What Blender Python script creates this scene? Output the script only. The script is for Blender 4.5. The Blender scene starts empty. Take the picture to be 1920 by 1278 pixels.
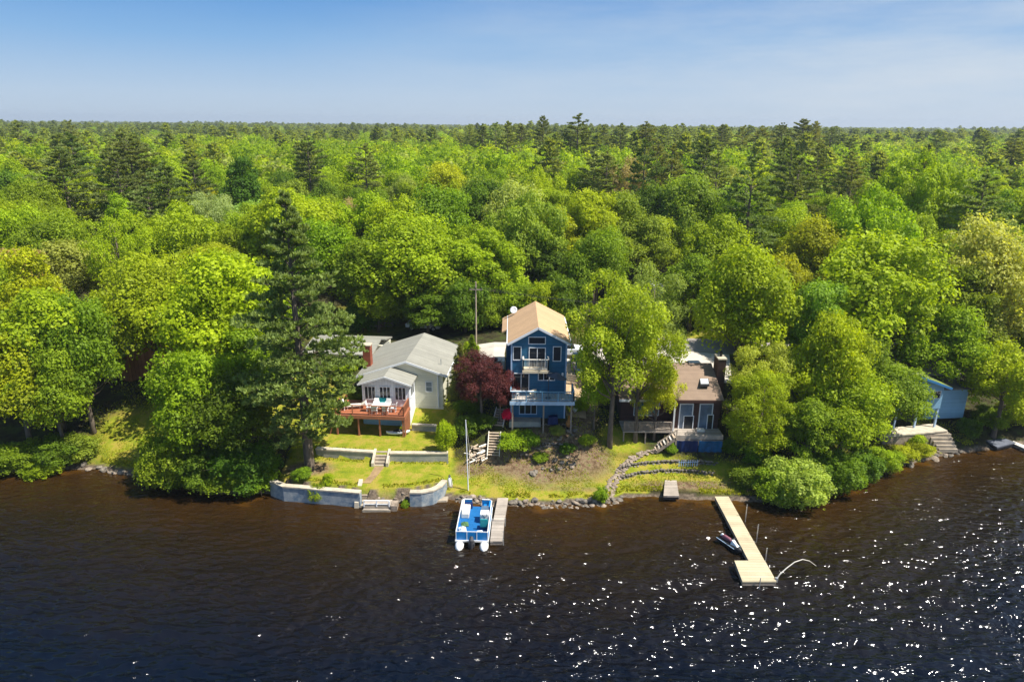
import bpy, math, random
import numpy as np
from mathutils import Vector, Matrix
rng = np.random.default_rng(7); random.seed(7)
C = bpy.context.scene.collection
R = math.radians
# ------------------------------------------------------------------ camera, sky, sun
CAMH = 30.0; PITCH = R(17.5); ROLL = R(0.45); FOC = 1280.0
cam = bpy.data.objects.new('camera', bpy.data.cameras.new('camera')); C.objects.link(cam)
fw = Vector((0, math.cos(PITCH), -math.sin(PITCH))); rt0 = Vector((1, 0, 0)); up0 = rt0.cross(fw)
rt = rt0*math.cos(ROLL) + up0*math.sin(ROLL); upv = up0*math.cos(ROLL) - rt0*math.sin(ROLL)
M = Matrix((rt, upv, -fw)).transposed().to_4x4(); M.translation = (0, 0, CAMH)
cam.matrix_world = M
cam.data.sensor_width = 36; cam.data.lens = 24.0; cam.data.clip_start = 0.5; cam.data.clip_end = 12000
sc = bpy.context.scene; sc.camera = cam
SUN = Vector((0.50, -0.17, 0.85)).normalized()
elev = math.asin(SUN.z); az = math.atan2(SUN.x, SUN.y)
w = bpy.data.worlds.new('World'); sc.world = w; w.use_nodes = True
nt = w.node_tree; bg = nt.nodes['Background']
sky = nt.nodes.new('ShaderNodeTexSky'); sky.sky_type = 'NISHITA'; sky.sun_disc = False
sky.sun_elevation = elev; sky.sun_rotation = az; sky.altitude = 0; sky.air_density = 1.0; sky.dust_density = 0.6; sky.ozone_density = 2.2
# thin high cloud mixed into the sky
tc = nt.nodes.new('ShaderNodeTexCoord'); mp = nt.nodes.new('ShaderNodeMapping'); mp.inputs['Scale'].default_value = (1.2, 1.2, 7)
mp.inputs['Rotation'].default_value = (0, R(-8), 0)
nz = nt.nodes.new('ShaderNodeTexNoise'); nz.inputs['Scale'].default_value = 1.6; nz.inputs['Detail'].default_value = 7; nz.inputs['Roughness'].default_value = .62
cr = nt.nodes.new('ShaderNodeMapRange'); cr.inputs['From Min'].default_value = .30; cr.inputs['From Max'].default_value = .70; cr.inputs['To Max'].default_value = .8
sx = nt.nodes.new('ShaderNodeSeparateXYZ')
gx = nt.nodes.new('ShaderNodeMapRange'); gx.inputs['From Min'].default_value = -.3; gx.inputs['From Max'].default_value = .45; gx.inputs['To Min'].default_value = .06
mu = nt.nodes.new('ShaderNodeMath'); mu.operation = 'MULTIPLY'
mx = nt.nodes.new('ShaderNodeMix'); mx.data_type = 'RGBA'; mx.inputs['B'].default_value = (2.9, 3.15, 3.4, 1)
L = nt.links.new
L(tc.outputs['Generated'], mp.inputs['Vector']); L(mp.outputs['Vector'], nz.inputs['Vector']); L(nz.outputs['Fac'], cr.inputs['Value'])
L(tc.outputs['Generated'], sx.inputs['Vector']); L(sx.outputs['X'], gx.inputs['Value']); L(cr.outputs[0], mu.inputs[0]); L(gx.outputs[0], mu.inputs[1])
tint = nt.nodes.new('ShaderNodeMix'); tint.data_type = 'RGBA'; tint.blend_type = 'MULTIPLY'; tint.inputs['Factor'].default_value = 1; tint.inputs['B'].default_value = (.98, .98, 1.06, 1)
L(sky.outputs['Color'], tint.inputs['A'])
# deep blue air overhead paling to a milky horizon, laid over the Nishita sky by elevation
sz_w = nt.nodes.new('ShaderNodeSeparateXYZ'); L(tc.outputs['Generated'], sz_w.inputs['Vector'])
rw = nt.nodes.new('ShaderNodeValToRGB'); L(sz_w.outputs['Z'], rw.inputs[0]); el = rw.color_ramp.elements
for k, (p_, c_) in enumerate([(0, (.40, .50, .61)), (.035, (.36, .475, .62)), (.105, (.165, .345, .60)), (.18, (.045, .215, .53)), (.45, (.05, .17, .40)), (1, (.055, .16, .36))]):
    if k > 1: el.new(p_)
    el[k].position = p_; el[k].color = (*c_, 1)
gs = nt.nodes.new('ShaderNodeVectorMath'); gs.operation = 'SCALE'; gs.inputs['Scale'].default_value = 5.1; L(rw.outputs[0], gs.inputs[0])
sm = nt.nodes.new('ShaderNodeMix'); sm.data_type = 'RGBA'; sm.inputs['Factor'].default_value = .94; L(tint.outputs['Result'], sm.inputs['A']); L(gs.outputs[0], sm.inputs['B'])
L(sm.outputs['Result'], mx.inputs['A'])
L(mu.outputs[0], mx.inputs['Factor']); L(mx.outputs['Result'], bg.inputs['Color'])
bg.inputs['Strength'].default_value = 0.12
sl = bpy.data.objects.new('sun', bpy.data.lights.new('sun', 'SUN')); C.objects.link(sl)
sl.data.energy = 3.9; sl.data.angle = R(.5); sl.data.color = (1, .955, .87)
sl.rotation_euler = SUN.to_track_quat('Z', 'Y').to_euler(); sl.location = (40, 20, 90)
sc.view_settings.view_transform = 'Standard'; sc.view_settings.look = 'None'; sc.view_settings.exposure = 1.0; sc.view_settings.gamma = 1

# ------------------------------------------------------------------ helpers
def ray(px, py): return fw + rt*((px-960)/FOC) + upv*((639-py)/FOC)
def at(px, py, z=0.0):
    d = ray(px, py); return Vector((0, 0, CAMH)) + d*((z-CAMH)/d.z)
def ony(px, py, Y):
    d = ray(px, py); p = Vector((0, 0, CAMH)) + d*(Y/d.y); return p
def tag(o, label=None, cat=None, group=None, kind=None):
    if label: o['label'] = label
    if cat: o['category'] = cat
    if group: o['group'] = group
    if kind: o['kind'] = kind
    return o
def empty(name, loc, label, cat, group=None, rz=0):
    o = bpy.data.objects.new(name, None); C.objects.link(o); o.location = loc; o.rotation_euler[2] = rz; o.empty_display_size = .3
    return tag(o, label, cat, group)
class MB:
    """collects shapes; fr=(x,y,rotz) maps local x,y to the world; z is always absolute"""
    def __init__(s, fr=None): s.v = []; s.f = []; s.fr = fr
    def P(s, p):
        if s.fr:
            c, n = math.cos(s.fr[2]), math.sin(s.fr[2]); return (s.fr[0]+p[0]*c-p[1]*n, s.fr[1]+p[0]*n+p[1]*c, p[2])
        return tuple(p)
    def add(s, vs, fs):
        b = len(s.v); s.v += [s.P(p) for p in vs]; s.f += [tuple(b+i for i in f) for f in fs]; return s
    def box(s, x0, x1, y0, y1, z0, z1):
        return s.add([(x0,y0,z0),(x1,y0,z0),(x1,y1,z0),(x0,y1,z0),(x0,y0,z1),(x1,y0,z1),(x1,y1,z1),(x0,y1,z1)],
              [(0,3,2,1),(4,5,6,7),(0,1,5,4),(1,2,6,5),(2,3,7,6),(3,0,4,7)])
    def hexa(s, b, t):
        return s.add(list(b)+list(t), [(0,3,2,1),(4,5,6,7),(0,1,5,4),(1,2,6,5),(2,3,7,6),(3,0,4,7)])
    def slab(s, pts, th):   # polygon in space, thickened downwards
        n = len(pts); vs = [tuple(p) for p in pts]+[(p[0],p[1],p[2]-th) for p in pts]
        return s.add(vs, [tuple(range(n)), tuple(range(2*n-1, n-1, -1))]+[(i, i+n, (i+1)%n+n, (i+1)%n) for i in range(n)])
    def bar(s, a, b, w, h=None):
        h = h or w; a = Vector(a); b = Vector(b); d = (b-a).normalized()
        u = d.cross(Vector((0,0,1))); u = u.normalized() if u.length > 1e-4 else Vector((1,0,0)); v = u.cross(d)
        u = u*w/2; v = v*h/2
        return s.hexa([a-u-v, a+u-v, a+u+v, a-u+v], [b-u-v, b+u-v, b+u+v, b-u+v])
    def tube(s, pts, rs, n=8, cap=True):
        pts = [Vector(p) for p in pts]; m = len(pts)
        if not hasattr(rs, '__len__'): rs = [rs]*m
        vs = []; pu = None
        for i, p in enumerate(pts):
            d = (pts[min(i+1, m-1)]-pts[max(i-1, 0)]).normalized()
            if pu is None: pu = d.orthogonal().normalized()
            pu = (pu - d*pu.dot(d)).normalized(); v = d.cross(pu)
            for k in range(n):
                a = 2*math.pi*k/n; vs.append(p+(pu*math.cos(a)+v*math.sin(a))*rs[i])
        fs = [(i*n+k, i*n+(k+1)%n, (i+1)*n+(k+1)%n, (i+1)*n+k) for i in range(m-1) for k in range(n)]
        if cap: fs += [tuple(range(n-1, -1, -1)), tuple((m-1)*n+k for k in range(n))]
        return s.add(vs, fs)
    def build(s, name, mat, parent=None, smooth=False, bevel=0):
        me = bpy.data.meshes.new(name)
        vs = s.v
        if parent is not None:
            inv = (Matrix.Translation(parent.location) @ Matrix.Rotation(parent.rotation_euler[2], 4, 'Z')).inverted() if parent.get('_root', 1) else Matrix()
            pp = parent
            if parent.parent:
                inv = (Matrix.Translation(parent.parent.location) @ Matrix.Rotation(parent.parent.rotation_euler[2], 4, 'Z')).inverted()
            vs = [inv @ Vector(p) for p in vs]
        me.from_pydata([tuple(p) for p in vs], [], s.f); me.materials.append(mat)
        if smooth: me.polygons.foreach_set('use_smooth', [True]*len(me.polygons))
        me.update()
        o = bpy.data.objects.new(name, me); C.objects.link(o)
        if parent is not None: o.parent = parent
        if bevel:
            b = o.modifiers.new('bevel', 'BEVEL'); b.width = bevel; b.segments = 2; b.limit_method = 'ANGLE'
        return o

# ------------------------------------------------------------------ materials
def newmat(name):
    m = bpy.data.materials.new(name); m.use_nodes = True; return m, m.node_tree, m.node_tree.nodes['Principled BSDF']
def mat(name, col, rough=.7, var=.18, scale=2.0, bump=.0, bscale=20, spec=.3, metal=0, stretch=None, col2=None):
    m, t, b = newmat(name); N = t.nodes.new; K = t.links.new
    b.inputs['Roughness'].default_value = rough; b.inputs['Specular IOR Level'].default_value = spec; b.inputs['Metallic'].default_value = metal
    g = N('ShaderNodeNewGeometry'); mp = N('ShaderNodeMapping'); K(g.outputs['Position'], mp.inputs['Vector'])
    if stretch: mp.inputs['Scale'].default_value = stretch
    n = N('ShaderNodeTexNoise'); n.inputs['Scale'].default_value = scale; n.inputs['Detail'].default_value = 6; n.inputs['Roughness'].default_value = .65
    K(mp.outputs['Vector'], n.inputs['Vector'])
    r = N('ShaderNodeMapRange'); r.inputs['From Min'].default_value = .3; r.inputs['From Max'].default_value = .7; K(n.outputs['Fac'], r.inputs['Value'])
    x = N('ShaderNodeMix'); x.data_type = 'RGBA'
    x.inputs['A'].default_value = (*[c*(1-var) for c in col], 1); x.inputs['B'].default_value = (*(col2 or [min(1, c*(1+var)) for c in col]), 1)
    K(r.outputs[0], x.inputs['Factor']); K(x.outputs['Result'], b.inputs['Base Color'])
    if bump:
        n2 = N('ShaderNodeTexNoise'); n2.inputs['Scale'].default_value = bscale; n2.inputs['Detail'].default_value = 4; K(mp.outputs['Vector'], n2.inputs['Vector'])
        bp = N('ShaderNodeBump'); bp.inputs['Strength'].default_value = bump; bp.inputs['Distance'].default_value = .05
        K(n2.outputs['Fac'], bp.inputs['Height']); K(bp.outputs['Normal'], b.inputs['Normal'])
    return m
def striped(name, col, axis, pitch, depth=.35, rough=.7, var=.15, gap=.12, rot=0, scale=1.5):
    """boards / clapboards / shingle courses: thin darker joints every pitch metres along an axis, plus grain"""
    m = mat(name, col, rough, var, scale); t = m.node_tree; b = t.nodes['Principled BSDF']; N = t.nodes.new; K = t.links.new
    g = N('ShaderNodeNewGeometry'); mp = N('ShaderNodeMapping'); mp.vector_type = 'POINT'; mp.inputs['Rotation'].default_value = (0, 0, -rot)
    K(g.outputs['Position'], mp.inputs['Vector'])
    s = N('ShaderNodeSeparateXYZ'); K(mp.outputs['Vector'], s.inputs[0])
    d = N('ShaderNodeMath'); d.operation = 'DIVIDE'; K(s.outputs[axis], d.inputs[0]); d.inputs[1].default_value = pitch
    f = N('ShaderNodeMath'); f.operation = 'FRACT'; K(d.outputs[0], f.inputs[0])
    fl = N('ShaderNodeMath'); fl.operation = 'FLOOR'; K(d.outputs[0], fl.inputs[0])
    wn = N('ShaderNodeTexWhiteNoise'); wn.noise_dimensions = '1D'; K(fl.outputs[0], wn.inputs['W'])
    lt = N('ShaderNodeMath'); lt.operation = 'LESS_THAN'; K(f.outputs[0], lt.inputs[0]); lt.inputs[1].default_value = gap
    a = N('ShaderNodeMath'); a.operation = 'MULTIPLY'; K(lt.outputs[0], a.inputs[0]); a.inputs[1].default_value = depth
    v = N('ShaderNodeMapRange'); K(wn.outputs['Value'], v.inputs['Value']); v.inputs['To Min'].default_value = 1-var; v.inputs['To Max'].default_value = 1+var*.6
    sb = N('ShaderNodeMath'); sb.operation = 'SUBTRACT'; K(v.outputs[0], sb.inputs[0]); K(a.outputs[0], sb.inputs[1])
    src = b.inputs['Base Color'].links[0].from_socket
    vm = N('ShaderNodeVectorMath'); vm.operation = 'SCALE'; K(src, vm.inputs[0]); K(sb.outputs[0], vm.inputs['Scale']); K(vm.outputs[0], b.inputs['Base Color'])
    bp = N('ShaderNodeBump'); bp.inputs['Strength'].default_value = .5; bp.inputs['Distance'].default_value = .03
    K(f.outputs[0], bp.inputs['Height']); K(bp.outputs['Normal'], b.inputs['Normal'])
    return m
def foliage_mat(name, trans=.34, use_inst=False, rough=.6):
    m, t, b = newmat(name); N = t.nodes.new; K = t.links.new
    if use_inst:
        c = N('ShaderNodeAttribute'); c.attribute_type = 'INSTANCER'; c.attribute_name = 'tcol'; co = c.outputs['Color']
    else:
        c = N('ShaderNodeObjectInfo'); co = c.outputs['Color']
    a = N('ShaderNodeAttribute'); a.attribute_name = 'lv'
    mr = N('ShaderNodeMapRange'); K(a.outputs['Fac'], mr.inputs['Value']); mr.inputs['To Min'].default_value = .7; mr.inputs['To Max'].default_value = 1.65
    v = N('ShaderNodeVectorMath'); v.operation = 'SCALE'; K(co, v.inputs[0]); K(mr.outputs[0], v.inputs['Scale'])
    hs = N('ShaderNodeHueSaturation'); hm = N('ShaderNodeMapRange'); K(a.outputs['Fac'], hm.inputs['Value']); hm.inputs['To Min'].default_value = .506; hm.inputs['To Max'].default_value = .492
    K(hm.outputs[0], hs.inputs['Hue']); K(v.outputs[0], hs.inputs['Color'])
    K(hs.outputs[0], b.inputs['Base Color']); b.inputs['Roughness'].default_value = rough; b.inputs['Specular IOR Level'].default_value = .25
    tr = N('ShaderNodeBsdfTranslucent'); v2 = N('ShaderNodeVectorMath'); v2.operation = 'MULTIPLY'; K(hs.outputs[0], v2.inputs[0]); v2.inputs[1].default_value = (1.65, 1.6, .4)
    K(v2.outputs[0], tr.inputs['Color'])
    ms = N('ShaderNodeMixShader'); ms.inputs[0].default_value = trans; K(b.outputs[0], ms.inputs[1]); K(tr.outputs[0], ms.inputs[2])
    K(ms.outputs[0], t.nodes['Material Output'].inputs['Surface']); return m
MF = foliage_mat('foliage', trans=.42); MFS = foliage_mat('foliage_far', trans=.5, use_inst=True)
MP = foliage_mat('needles', trans=.28)
MBK = mat('bark', (.16, .125, .095), .9, .4, 3, .6, 9, stretch=(3, 3, .6))
MBKL = mat('bark_pale', (.34, .30, .25), .9, .3, 3, .5, 9, stretch=(3, 3, .6))
M_white = mat('white_paint', (.78, .78, .76), .5, .08, 1.5)
M_trim = mat('trim_white', (.80, .81, .82), .45, .05, 1)
M_blue = striped('blue_clapboard', (.028, .155, .28), 2, .16, .30, .55, .10, .14)
M_bluetrim = mat('blue_trim', (.42, .56, .72), .5, .1, 2)
M_bluedk = mat('deck_blue_rail', (.16, .33, .46), .5, .25, 3)
M_tan = striped('tan_shingle', (.54, .345, .19), 1, .25, .10, .85, .08, .12, scale=2.2)
M_grayroof = striped('gray_shingle', (.29, .28, .235), 1, .28, .12, .85, .10, .12, rot=R(-4), scale=.9)
M_brownroof = striped('brown_shingle', (.27, .19, .135), 1, .25, .14, .85, .10, .12, scale=1.2)
M_siding = striped('cream_siding', (.78, .75, .60), 2, .18, .14, .6, .05, .12)
M_vsiding = striped('white_board_siding', (.74, .76, .80), 0, .28, .16, .55, .05, .12, rot=R(-4))
M_redwood = striped('red_deck_boards', (.40, .135, .062), 1, .14, .3, .6, .12, .1, rot=R(-4))
M_redrail = mat('red_stained_wood', (.34, .13, .07), .6, .2, 4)
M_wood = striped('weathered_planks', (.40, .34, .28), 1, .16, .4, .8, .2, .12)
M_woodx = striped('grey_dock_planks', (.56, .49, .42), 1, .15, .35, .8, .15, .1)
M_newwood = striped('new_pine_planks', (.54, .45, .29), 1, .30, .38, .7, .13, .10, scale=.8)
M_stair = mat('stair_wood', (.48, .38, .28), .8, .25, 5)
M_post = mat('old_wood', (.30, .24, .19), .85, .3, 5)
M_glass = mat('window_glass', (.018, .022, .028), .08, .3, .8, spec=.6)
M_glassl = mat('window_glass_pale', (.14, .20, .27), .12, .4, .9, spec=.6)
M_brick = striped('chimney_brick', (.36, .10, .055), 2, .08, .25, .85, .2, .15)
M_dkbrick = striped('dark_chimney', (.10, .055, .045), 2, .09, .25, .85, .2, .15)
M_conc = mat('concrete', (.36, .30, .225), .9, .25, 1.5, .3, 10)
M_cwall = mat('seawall_blue', (.15, .26, .38), .9, .35, 1.9, .4, 8, col2=(.46, .46, .43))
M_cwall2 = mat('wall_grey', (.30, .34, .33), .9, .35, 1.0, .3, 8, col2=(.45, .42, .34))
M_cap = mat('wall_cap', (.52, .45, .34), .9, .3, 2, .2, 9)
M_stone = mat('field_stone', (.23, .17, .125), .9, .4, 3, .6, 6, col2=(.42, .34, .26))
M_stonegr = mat('grey_stone', (.13, .11, .09), .9, .4, 3, .6, 6, col2=(.28, .24, .19))
M_wtan = mat('wet_sand', (.30, .20, .10), .8, .3, 2)
M_pave = mat('pavement_tan', (.56, .50, .42), .9, .12, .5, .2, 12)
M_road = mat('asphalt', (.30, .27, .24), .9, .15, .5, .2, 12)
M_darkw = striped('dark_red_siding', (.085, .042, .034), 2, .2, .3, .7, .15, .12)
M_brownw = striped('brown_boards', (.30, .135, .06), 0, .2, .35, .75, .2, .12)
M_ltblue = striped('pale_blue_siding', (.30, .52, .68), 2, .2, .16, .55, .06, .12)
M_moss = mat('mossy_shingle', (.10, .13, .09), .95, .4, 1.4, .3, 6, col2=(.24, .30, .03))
M_dkroof = mat('dark_shingle', (.12, .11, .105), .95, .4, 1.6, .3, 6, col2=(.24, .21, .18))
M_greyroof2 = mat('pale_grey_roof', (.50, .48, .45), .9, .1, 1)
M_navy = mat('navy_tarp', (.01, .028, .11), .5, .4, 2, .4, 3)
M_bluecloth = mat('bright_blue_tarp', (.015, .11, .24), .5, .4, 2, .4, 3)
M_teal = mat('teal_plastic', (.02, .28, .30), .4, .1, 2)
M_cream = mat('cream_plastic', (.78, .72, .62), .45, .08, 2)
M_black = mat('black_rubber', (.02, .02, .022), .5, .2, 4)
M_dkgrey = mat('charcoal_plastic', (.05, .05, .055), .5, .2, 4)
M_metal = mat('aluminium', (.62, .64, .66), .35, .08, 3, metal=.7)
M_boatblue = mat('boat_blue', (.01, .20, .52), .3, .08, 2, spec=.5)
M_carpet = mat('blue_carpet', (.008, .12, .33), .9, .15, 6)
M_red = mat('coral_plastic', (.62, .13, .08), .5, .15, 3)
M_pink = mat('pink_cloth', (.55, .20, .24), .6, .2, 5)
M_orange = mat('orange_clay', (.50, .20, .05), .7, .2, 3)
M_yellow = mat('yellow_plastic', (.72, .58, .02), .5, .1, 3)
M_green = mat('green_cloth', (.08, .17, .06), .7, .3, 5)
M_beige = mat('beige_plastic', (.62, .52, .36), .6, .1, 4)

# ------------------------------------------------------------------ terrain
SHX = [-400,-120,-60,-46,-37.7,-33,-28,-25.3,-20.3,-14.1,-11.5,-8.5,-5.6,-4.3,-1,1.9,5,8,9.6,13,17.4,22,26.4,30,33,38,43,51.1,62,90,200,500]
SHY = [30,48,54,54.8,55.6,54.2,52.5,51.4,51.4,50.2,49.7,50.0,51.0,50.6,49.9,49.8,49.9,50.1,51.2,51.3,50.9,50.7,51.3,53.4,55.6,58,60.0,61.8,62,58,40,10]
def shore(x): return np.interp(x, SHX, SHY)
DS = [0,.5,1.2,3,5,7,8.6,12,18,26,45,90,200,500,1500,4000]
ST = {-400:[0,.2,.4,.8,1.3,1.8,2.2,3,4,5,6,7,8,9.3,10.5,10.5], -60:[0,.2,.4,.8,1.3,1.8,2.2,3,4,5,6,7,8,9.3,10.5,10.5],
 -21:[0,.3,.6,1.2,1.8,2.4,2.8,3.6,4.4,5.2,6,7,8,9.3,10.5,10.5],
 -5:[0,.35,.5,.8,1.3,2.2,3.2,4.2,5.4,6.3,6.6,7,8,9.3,10.5,10.5],
 -2:[0,.35,.5,.8,1.35,3.2,4.0,5.2,6.4,6.6,6.8,7,8,9.3,10.5,10.5],
 5:[0,.35,.5,.85,1.9,3.5,4.0,4.6,6.3,6.6,6.8,7,8,9.3,10.5,10.5],
 10:[0,.2,.4,1.0,1.9,3.0,3.6,4.6,5.6,6.2,6.6,7,8,9.3,10.5,10.5],
 20:[0,.2,.3,.8,1.7,2.4,3.0,4.0,5.0,5.6,6.4,7,8,9.3,10.5,10.5],
 30:[0,.3,.5,1.0,1.6,2.2,2.6,3.4,4.4,5.2,6.0,7,8,9.3,10.5,10.5],
 44:[0,.3,.6,1.5,2.0,2.4,2.8,3.6,4.4,5.2,6.0,7,8,9.3,10.5,10.5],
 400:[0,.3,.6,1.4,1.8,2.2,2.6,3.4,4.4,5.2,6.0,7,8,9.3,10.5,10.5]}
STX = sorted(ST); STZ = np.array([ST[k] for k in STX])
def wallY(x): return np.interp(x, [-17.6,-11.5,-5.6], [55.5,54.8,54.8])
def smooth(a, b, x): t = np.clip((x-a)/(b-a), 0, 1); return t*t*(3-2*t)
def vnoise(x, y, s, seed=0):
    x = np.asarray(x, float)/s+seed*17.3; y = np.asarray(y, float)/s+seed*9.1
    return (np.sin(x*1.7+1.3*np.sin(y*1.1))+np.sin(y*1.9+1.7*np.sin(x*.8+2))+np.sin((x+y)*1.13+.5))/3
def ground(x, y):
    x = np.asarray(x, float); y = np.asarray(y, float); x, y = np.broadcast_arrays(x, y)
    d = y-shore(x)
    cols = np.stack([np.interp(d, DS, STZ[i]) for i in range(len(STX))], -1)
    ix = np.clip(np.searchsorted(STX, x)-1, 0, len(STX)-2); xa = np.array(STX, float)
    t = np.clip((x-xa[ix])/(xa[ix+1]-xa[ix]), 0, 1)
    z = np.take_along_axis(cols, ix[..., None], -1)[..., 0]*(1-t)+np.take_along_axis(cols, (ix+1)[..., None], -1)[..., 0]*t
    # the terraced lawn in front of the white house
    lot = (x > -20.2) & (x < -5.4)
    wy = wallY(x)
    zt = np.where(d < .3, 0, np.where(y < wy, 1.25+.05*(y-51), 2.2))
    zt = np.where(y > 60, 2.2+np.interp(y, [60, 63, 67, 74, 90], [0, 1.0, 1.9, 3.3, 4.0]), zt)
    blend = smooth(-20.2, -19.7, x)*(1-smooth(-5.9, -5.4, x))
    keep = 1-smooth(66, 76, y)
    z = np.where(lot, z*(1-blend*keep)+zt*blend*keep, z)
    far = smooth(120, 600, y)
    z = z+.10*vnoise(x, y, 2.3)*smooth(.8, 3, d)*(~lot)+far*3.0*vnoise(x, y, 170, 3)
    z = np.where(d < 0, np.maximum(d*.16, -3.0)-.02, z)
    return z
def gz(x, y): return float(ground(x, y))
def gp(px, py):
    z = 1.0
    for _ in range(25): p = at(px, py, z); z = .5*z+.5*gz(p.x, p.y)
    return Vector((p.x, p.y, gz(p.x, p.y)))
def axis_pts(segs):
    out = []
    for a, b, n in segs: out += list(np.linspace(a, b, n, endpoint=False))
    return np.array(out+[segs[-1][1]])
gx_ = axis_pts([(-6000,-1000,12),(-1000,-200,24),(-200,-64,34),(-64,64,330),(64,200,34),(200,1000,24),(1000,6000,12)])
gy_ = axis_pts([(-400,20,14),(20,46,20),(46,72,90),(72,110,60),(110,400,60),(400,1500,30),(1500,6000,20)])
XX, YY = np.meshgrid(gx_, gy_); ZZ = ground(XX, YY)
nx, ny = len(gx_), len(gy_)
vs = np.stack([XX, YY, ZZ], -1).reshape(-1, 3)
ii = (np.arange(ny-1)[:, None]*nx+np.arange(nx-1)[None]).ravel(); fs = np.stack([ii, ii+1, ii+nx+1, ii+nx], -1)
def mesh_np(name, V, F, attrs=None, smoothf=False):
    me = bpy.data.meshes.new(name); k = F.shape[1]
    me.vertices.add(len(V)); me.vertices.foreach_set('co', np.ascontiguousarray(V, np.float32).ravel())
    me.loops.add(F.size); me.loops.foreach_set('vertex_index', np.ascontiguousarray(F, np.int32).ravel())
    me.polygons.add(len(F)); me.polygons.foreach_set('loop_start', np.arange(0, F.size, k, dtype=np.int32))
    me.update(calc_edges=True)
    if smoothf: me.polygons.foreach_set('use_smooth', np.ones(len(F), bool))
    for an, (dom, typ, arr) in (attrs or {}).items():
        at_ = me.attributes.new(an, typ, dom)
        at_.data.foreach_set({'FLOAT': 'value', 'FLOAT_COLOR': 'color', 'FLOAT_VECTOR': 'vector'}[typ], np.ascontiguousarray(arr, np.float32).ravel())
    return me
# ground cover weights: lawn (r) and bare earth (g); rest is forest floor
def blob(x, y, cx, cy, rx, ry, e=.35):
    return 1-smooth(1-e, 1+e, np.sqrt(((x-cx)/rx)**2+((y-cy)/ry)**2)+.18*vnoise(x, y, 1.4, 5))
X_, Y_ = vs[:, 0], vs[:, 1]; D_ = Y_-shore(X_)
lawn = ((X_ > -20) & (X_ < -5.4) & (Y_ < 66))*1.0
lawn = np.maximum(lawn, (D_ > .3)*(X_ > -6)*(X_ < 12)*(1-smooth(3.6, 5.2, D_+.7*vnoise(X_, Y_, 1.7))))
for bx in [(13, 54.3, 4, 1.6), (20, 53.5, 6, 1.6), (-35.5, 60, 4.5, 5), (-20, 85, 8, 6), (-22, 64, 4, 5), (24, 78, 14, 3.5), (-7, 62, 1.6, 3), (40, 60, 3, 2), (10, 57, 2, 1.5), (42, 70, 5, 4)]:
    lawn = np.maximum(lawn, blob(X_, Y_, *bx))
dirt = np.maximum.reduce([blob(X_, Y_, 3.2, 54.7, 5.4, 2.6), blob(X_, Y_, 6.6, 61, 1.4, 5), blob(X_, Y_, -3.6, 54.2, 1.6, 1.0), blob(X_, Y_, -17.8, 53.4, 2.4, 1.2), blob(X_, Y_, 15, 52.6, 4.5, .5), blob(X_, Y_, 5, 51.6, 3.0, .35)*.6, blob(X_, Y_, -1, 52.5, .9, .7)*.5])
rocky = (D_ < .45)*1.0
me = mesh_np('ground', vs, fs, {'cover': ('POINT', 'FLOAT_COLOR', np.stack([lawn, dirt, rocky, np.ones_like(lawn)], -1))}, True)
m, t, b = newmat('ground_cover'); N = t.nodes.new; K = t.links.new
a = N('ShaderNodeAttribute'); a.attribute_name = 'cover'; sp = N('ShaderNodeSeparateColor'); K(a.outputs['Color'], sp.inputs[0])
geo = N('ShaderNodeNewGeometry')
def nse(scale, det=5, rough=.6):
    n = N('ShaderNodeTexNoise'); n.inputs['Scale'].default_value = scale; n.inputs['Detail'].default_value = det; n.inputs['Roughness'].default_value = rough; K(geo.outputs['Position'], n.inputs['Vector']); return n
def ramp(src, stops):
    r = N('ShaderNodeValToRGB'); K(src, r.inputs[0]); e = r.color_ramp.elements
    while len(e) < len(stops): e.new(.5)
    for i, (p, c) in enumerate(stops): e[i].position = p; e[i].color = (*c, 1)
    return r
def mixc(f, A, B):
    x = N('ShaderNodeMix'); x.data_type = 'RGBA'; K(f, x.inputs['Factor']); K(A, x.inputs['A']); K(B, x.inputs['B']); return x.outputs['Result']
g1 = ramp(nse(.9, 8, .72).outputs['Fac'], [(.30, (.135, .185, .012)), (.47, (.235, .26, .016)), (.6, (.36, .28, .05)), (.72, (.17, .22, .016))])
d1 = ramp(nse(2.5, 8, .7).outputs['Fac'], [(.3, (.06, .038, .02)), (.45, (.15, .095, .052)), (.55, (.25, .175, .105)), (.64, (.10, .13, .02))])
f1 = ramp(nse(1.1, 8, .7).outputs['Fac'], [(.3, (.018, .016, .009)), (.5, (.05, .045, .018)), (.62, (.06, .085, .015)), (.72, (.12, .085, .045))])
s1 = ramp(nse(3.5, 6, .7).outputs['Fac'], [(.35, (.06, .045, .035)), (.65, (.22, .17, .12))])
c = mixc(sp.outputs[0], f1.outputs[0], g1.outputs[0]); c = mixc(sp.outputs[1], c, d1.outputs[0]); c = mixc(sp.outputs[2], c, s1.outputs[0])
K(c, b.inputs['Base Color']); b.inputs['Roughness'].default_value = .95; b.inputs['Specular IOR Level'].default_value = .15
bp = N('ShaderNodeBump'); bp.inputs['Strength'].default_value = .8; bp.inputs['Distance'].default_value = .12; K(nse(7, 6, .7).outputs['Fac'], bp.inputs['Height']); K(bp.outputs['Normal'], b.inputs['Normal'])
me.materials.append(m)
go = bpy.data.objects.new('ground', me); C.objects.link(go); tag(go, kind='structure')

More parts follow.
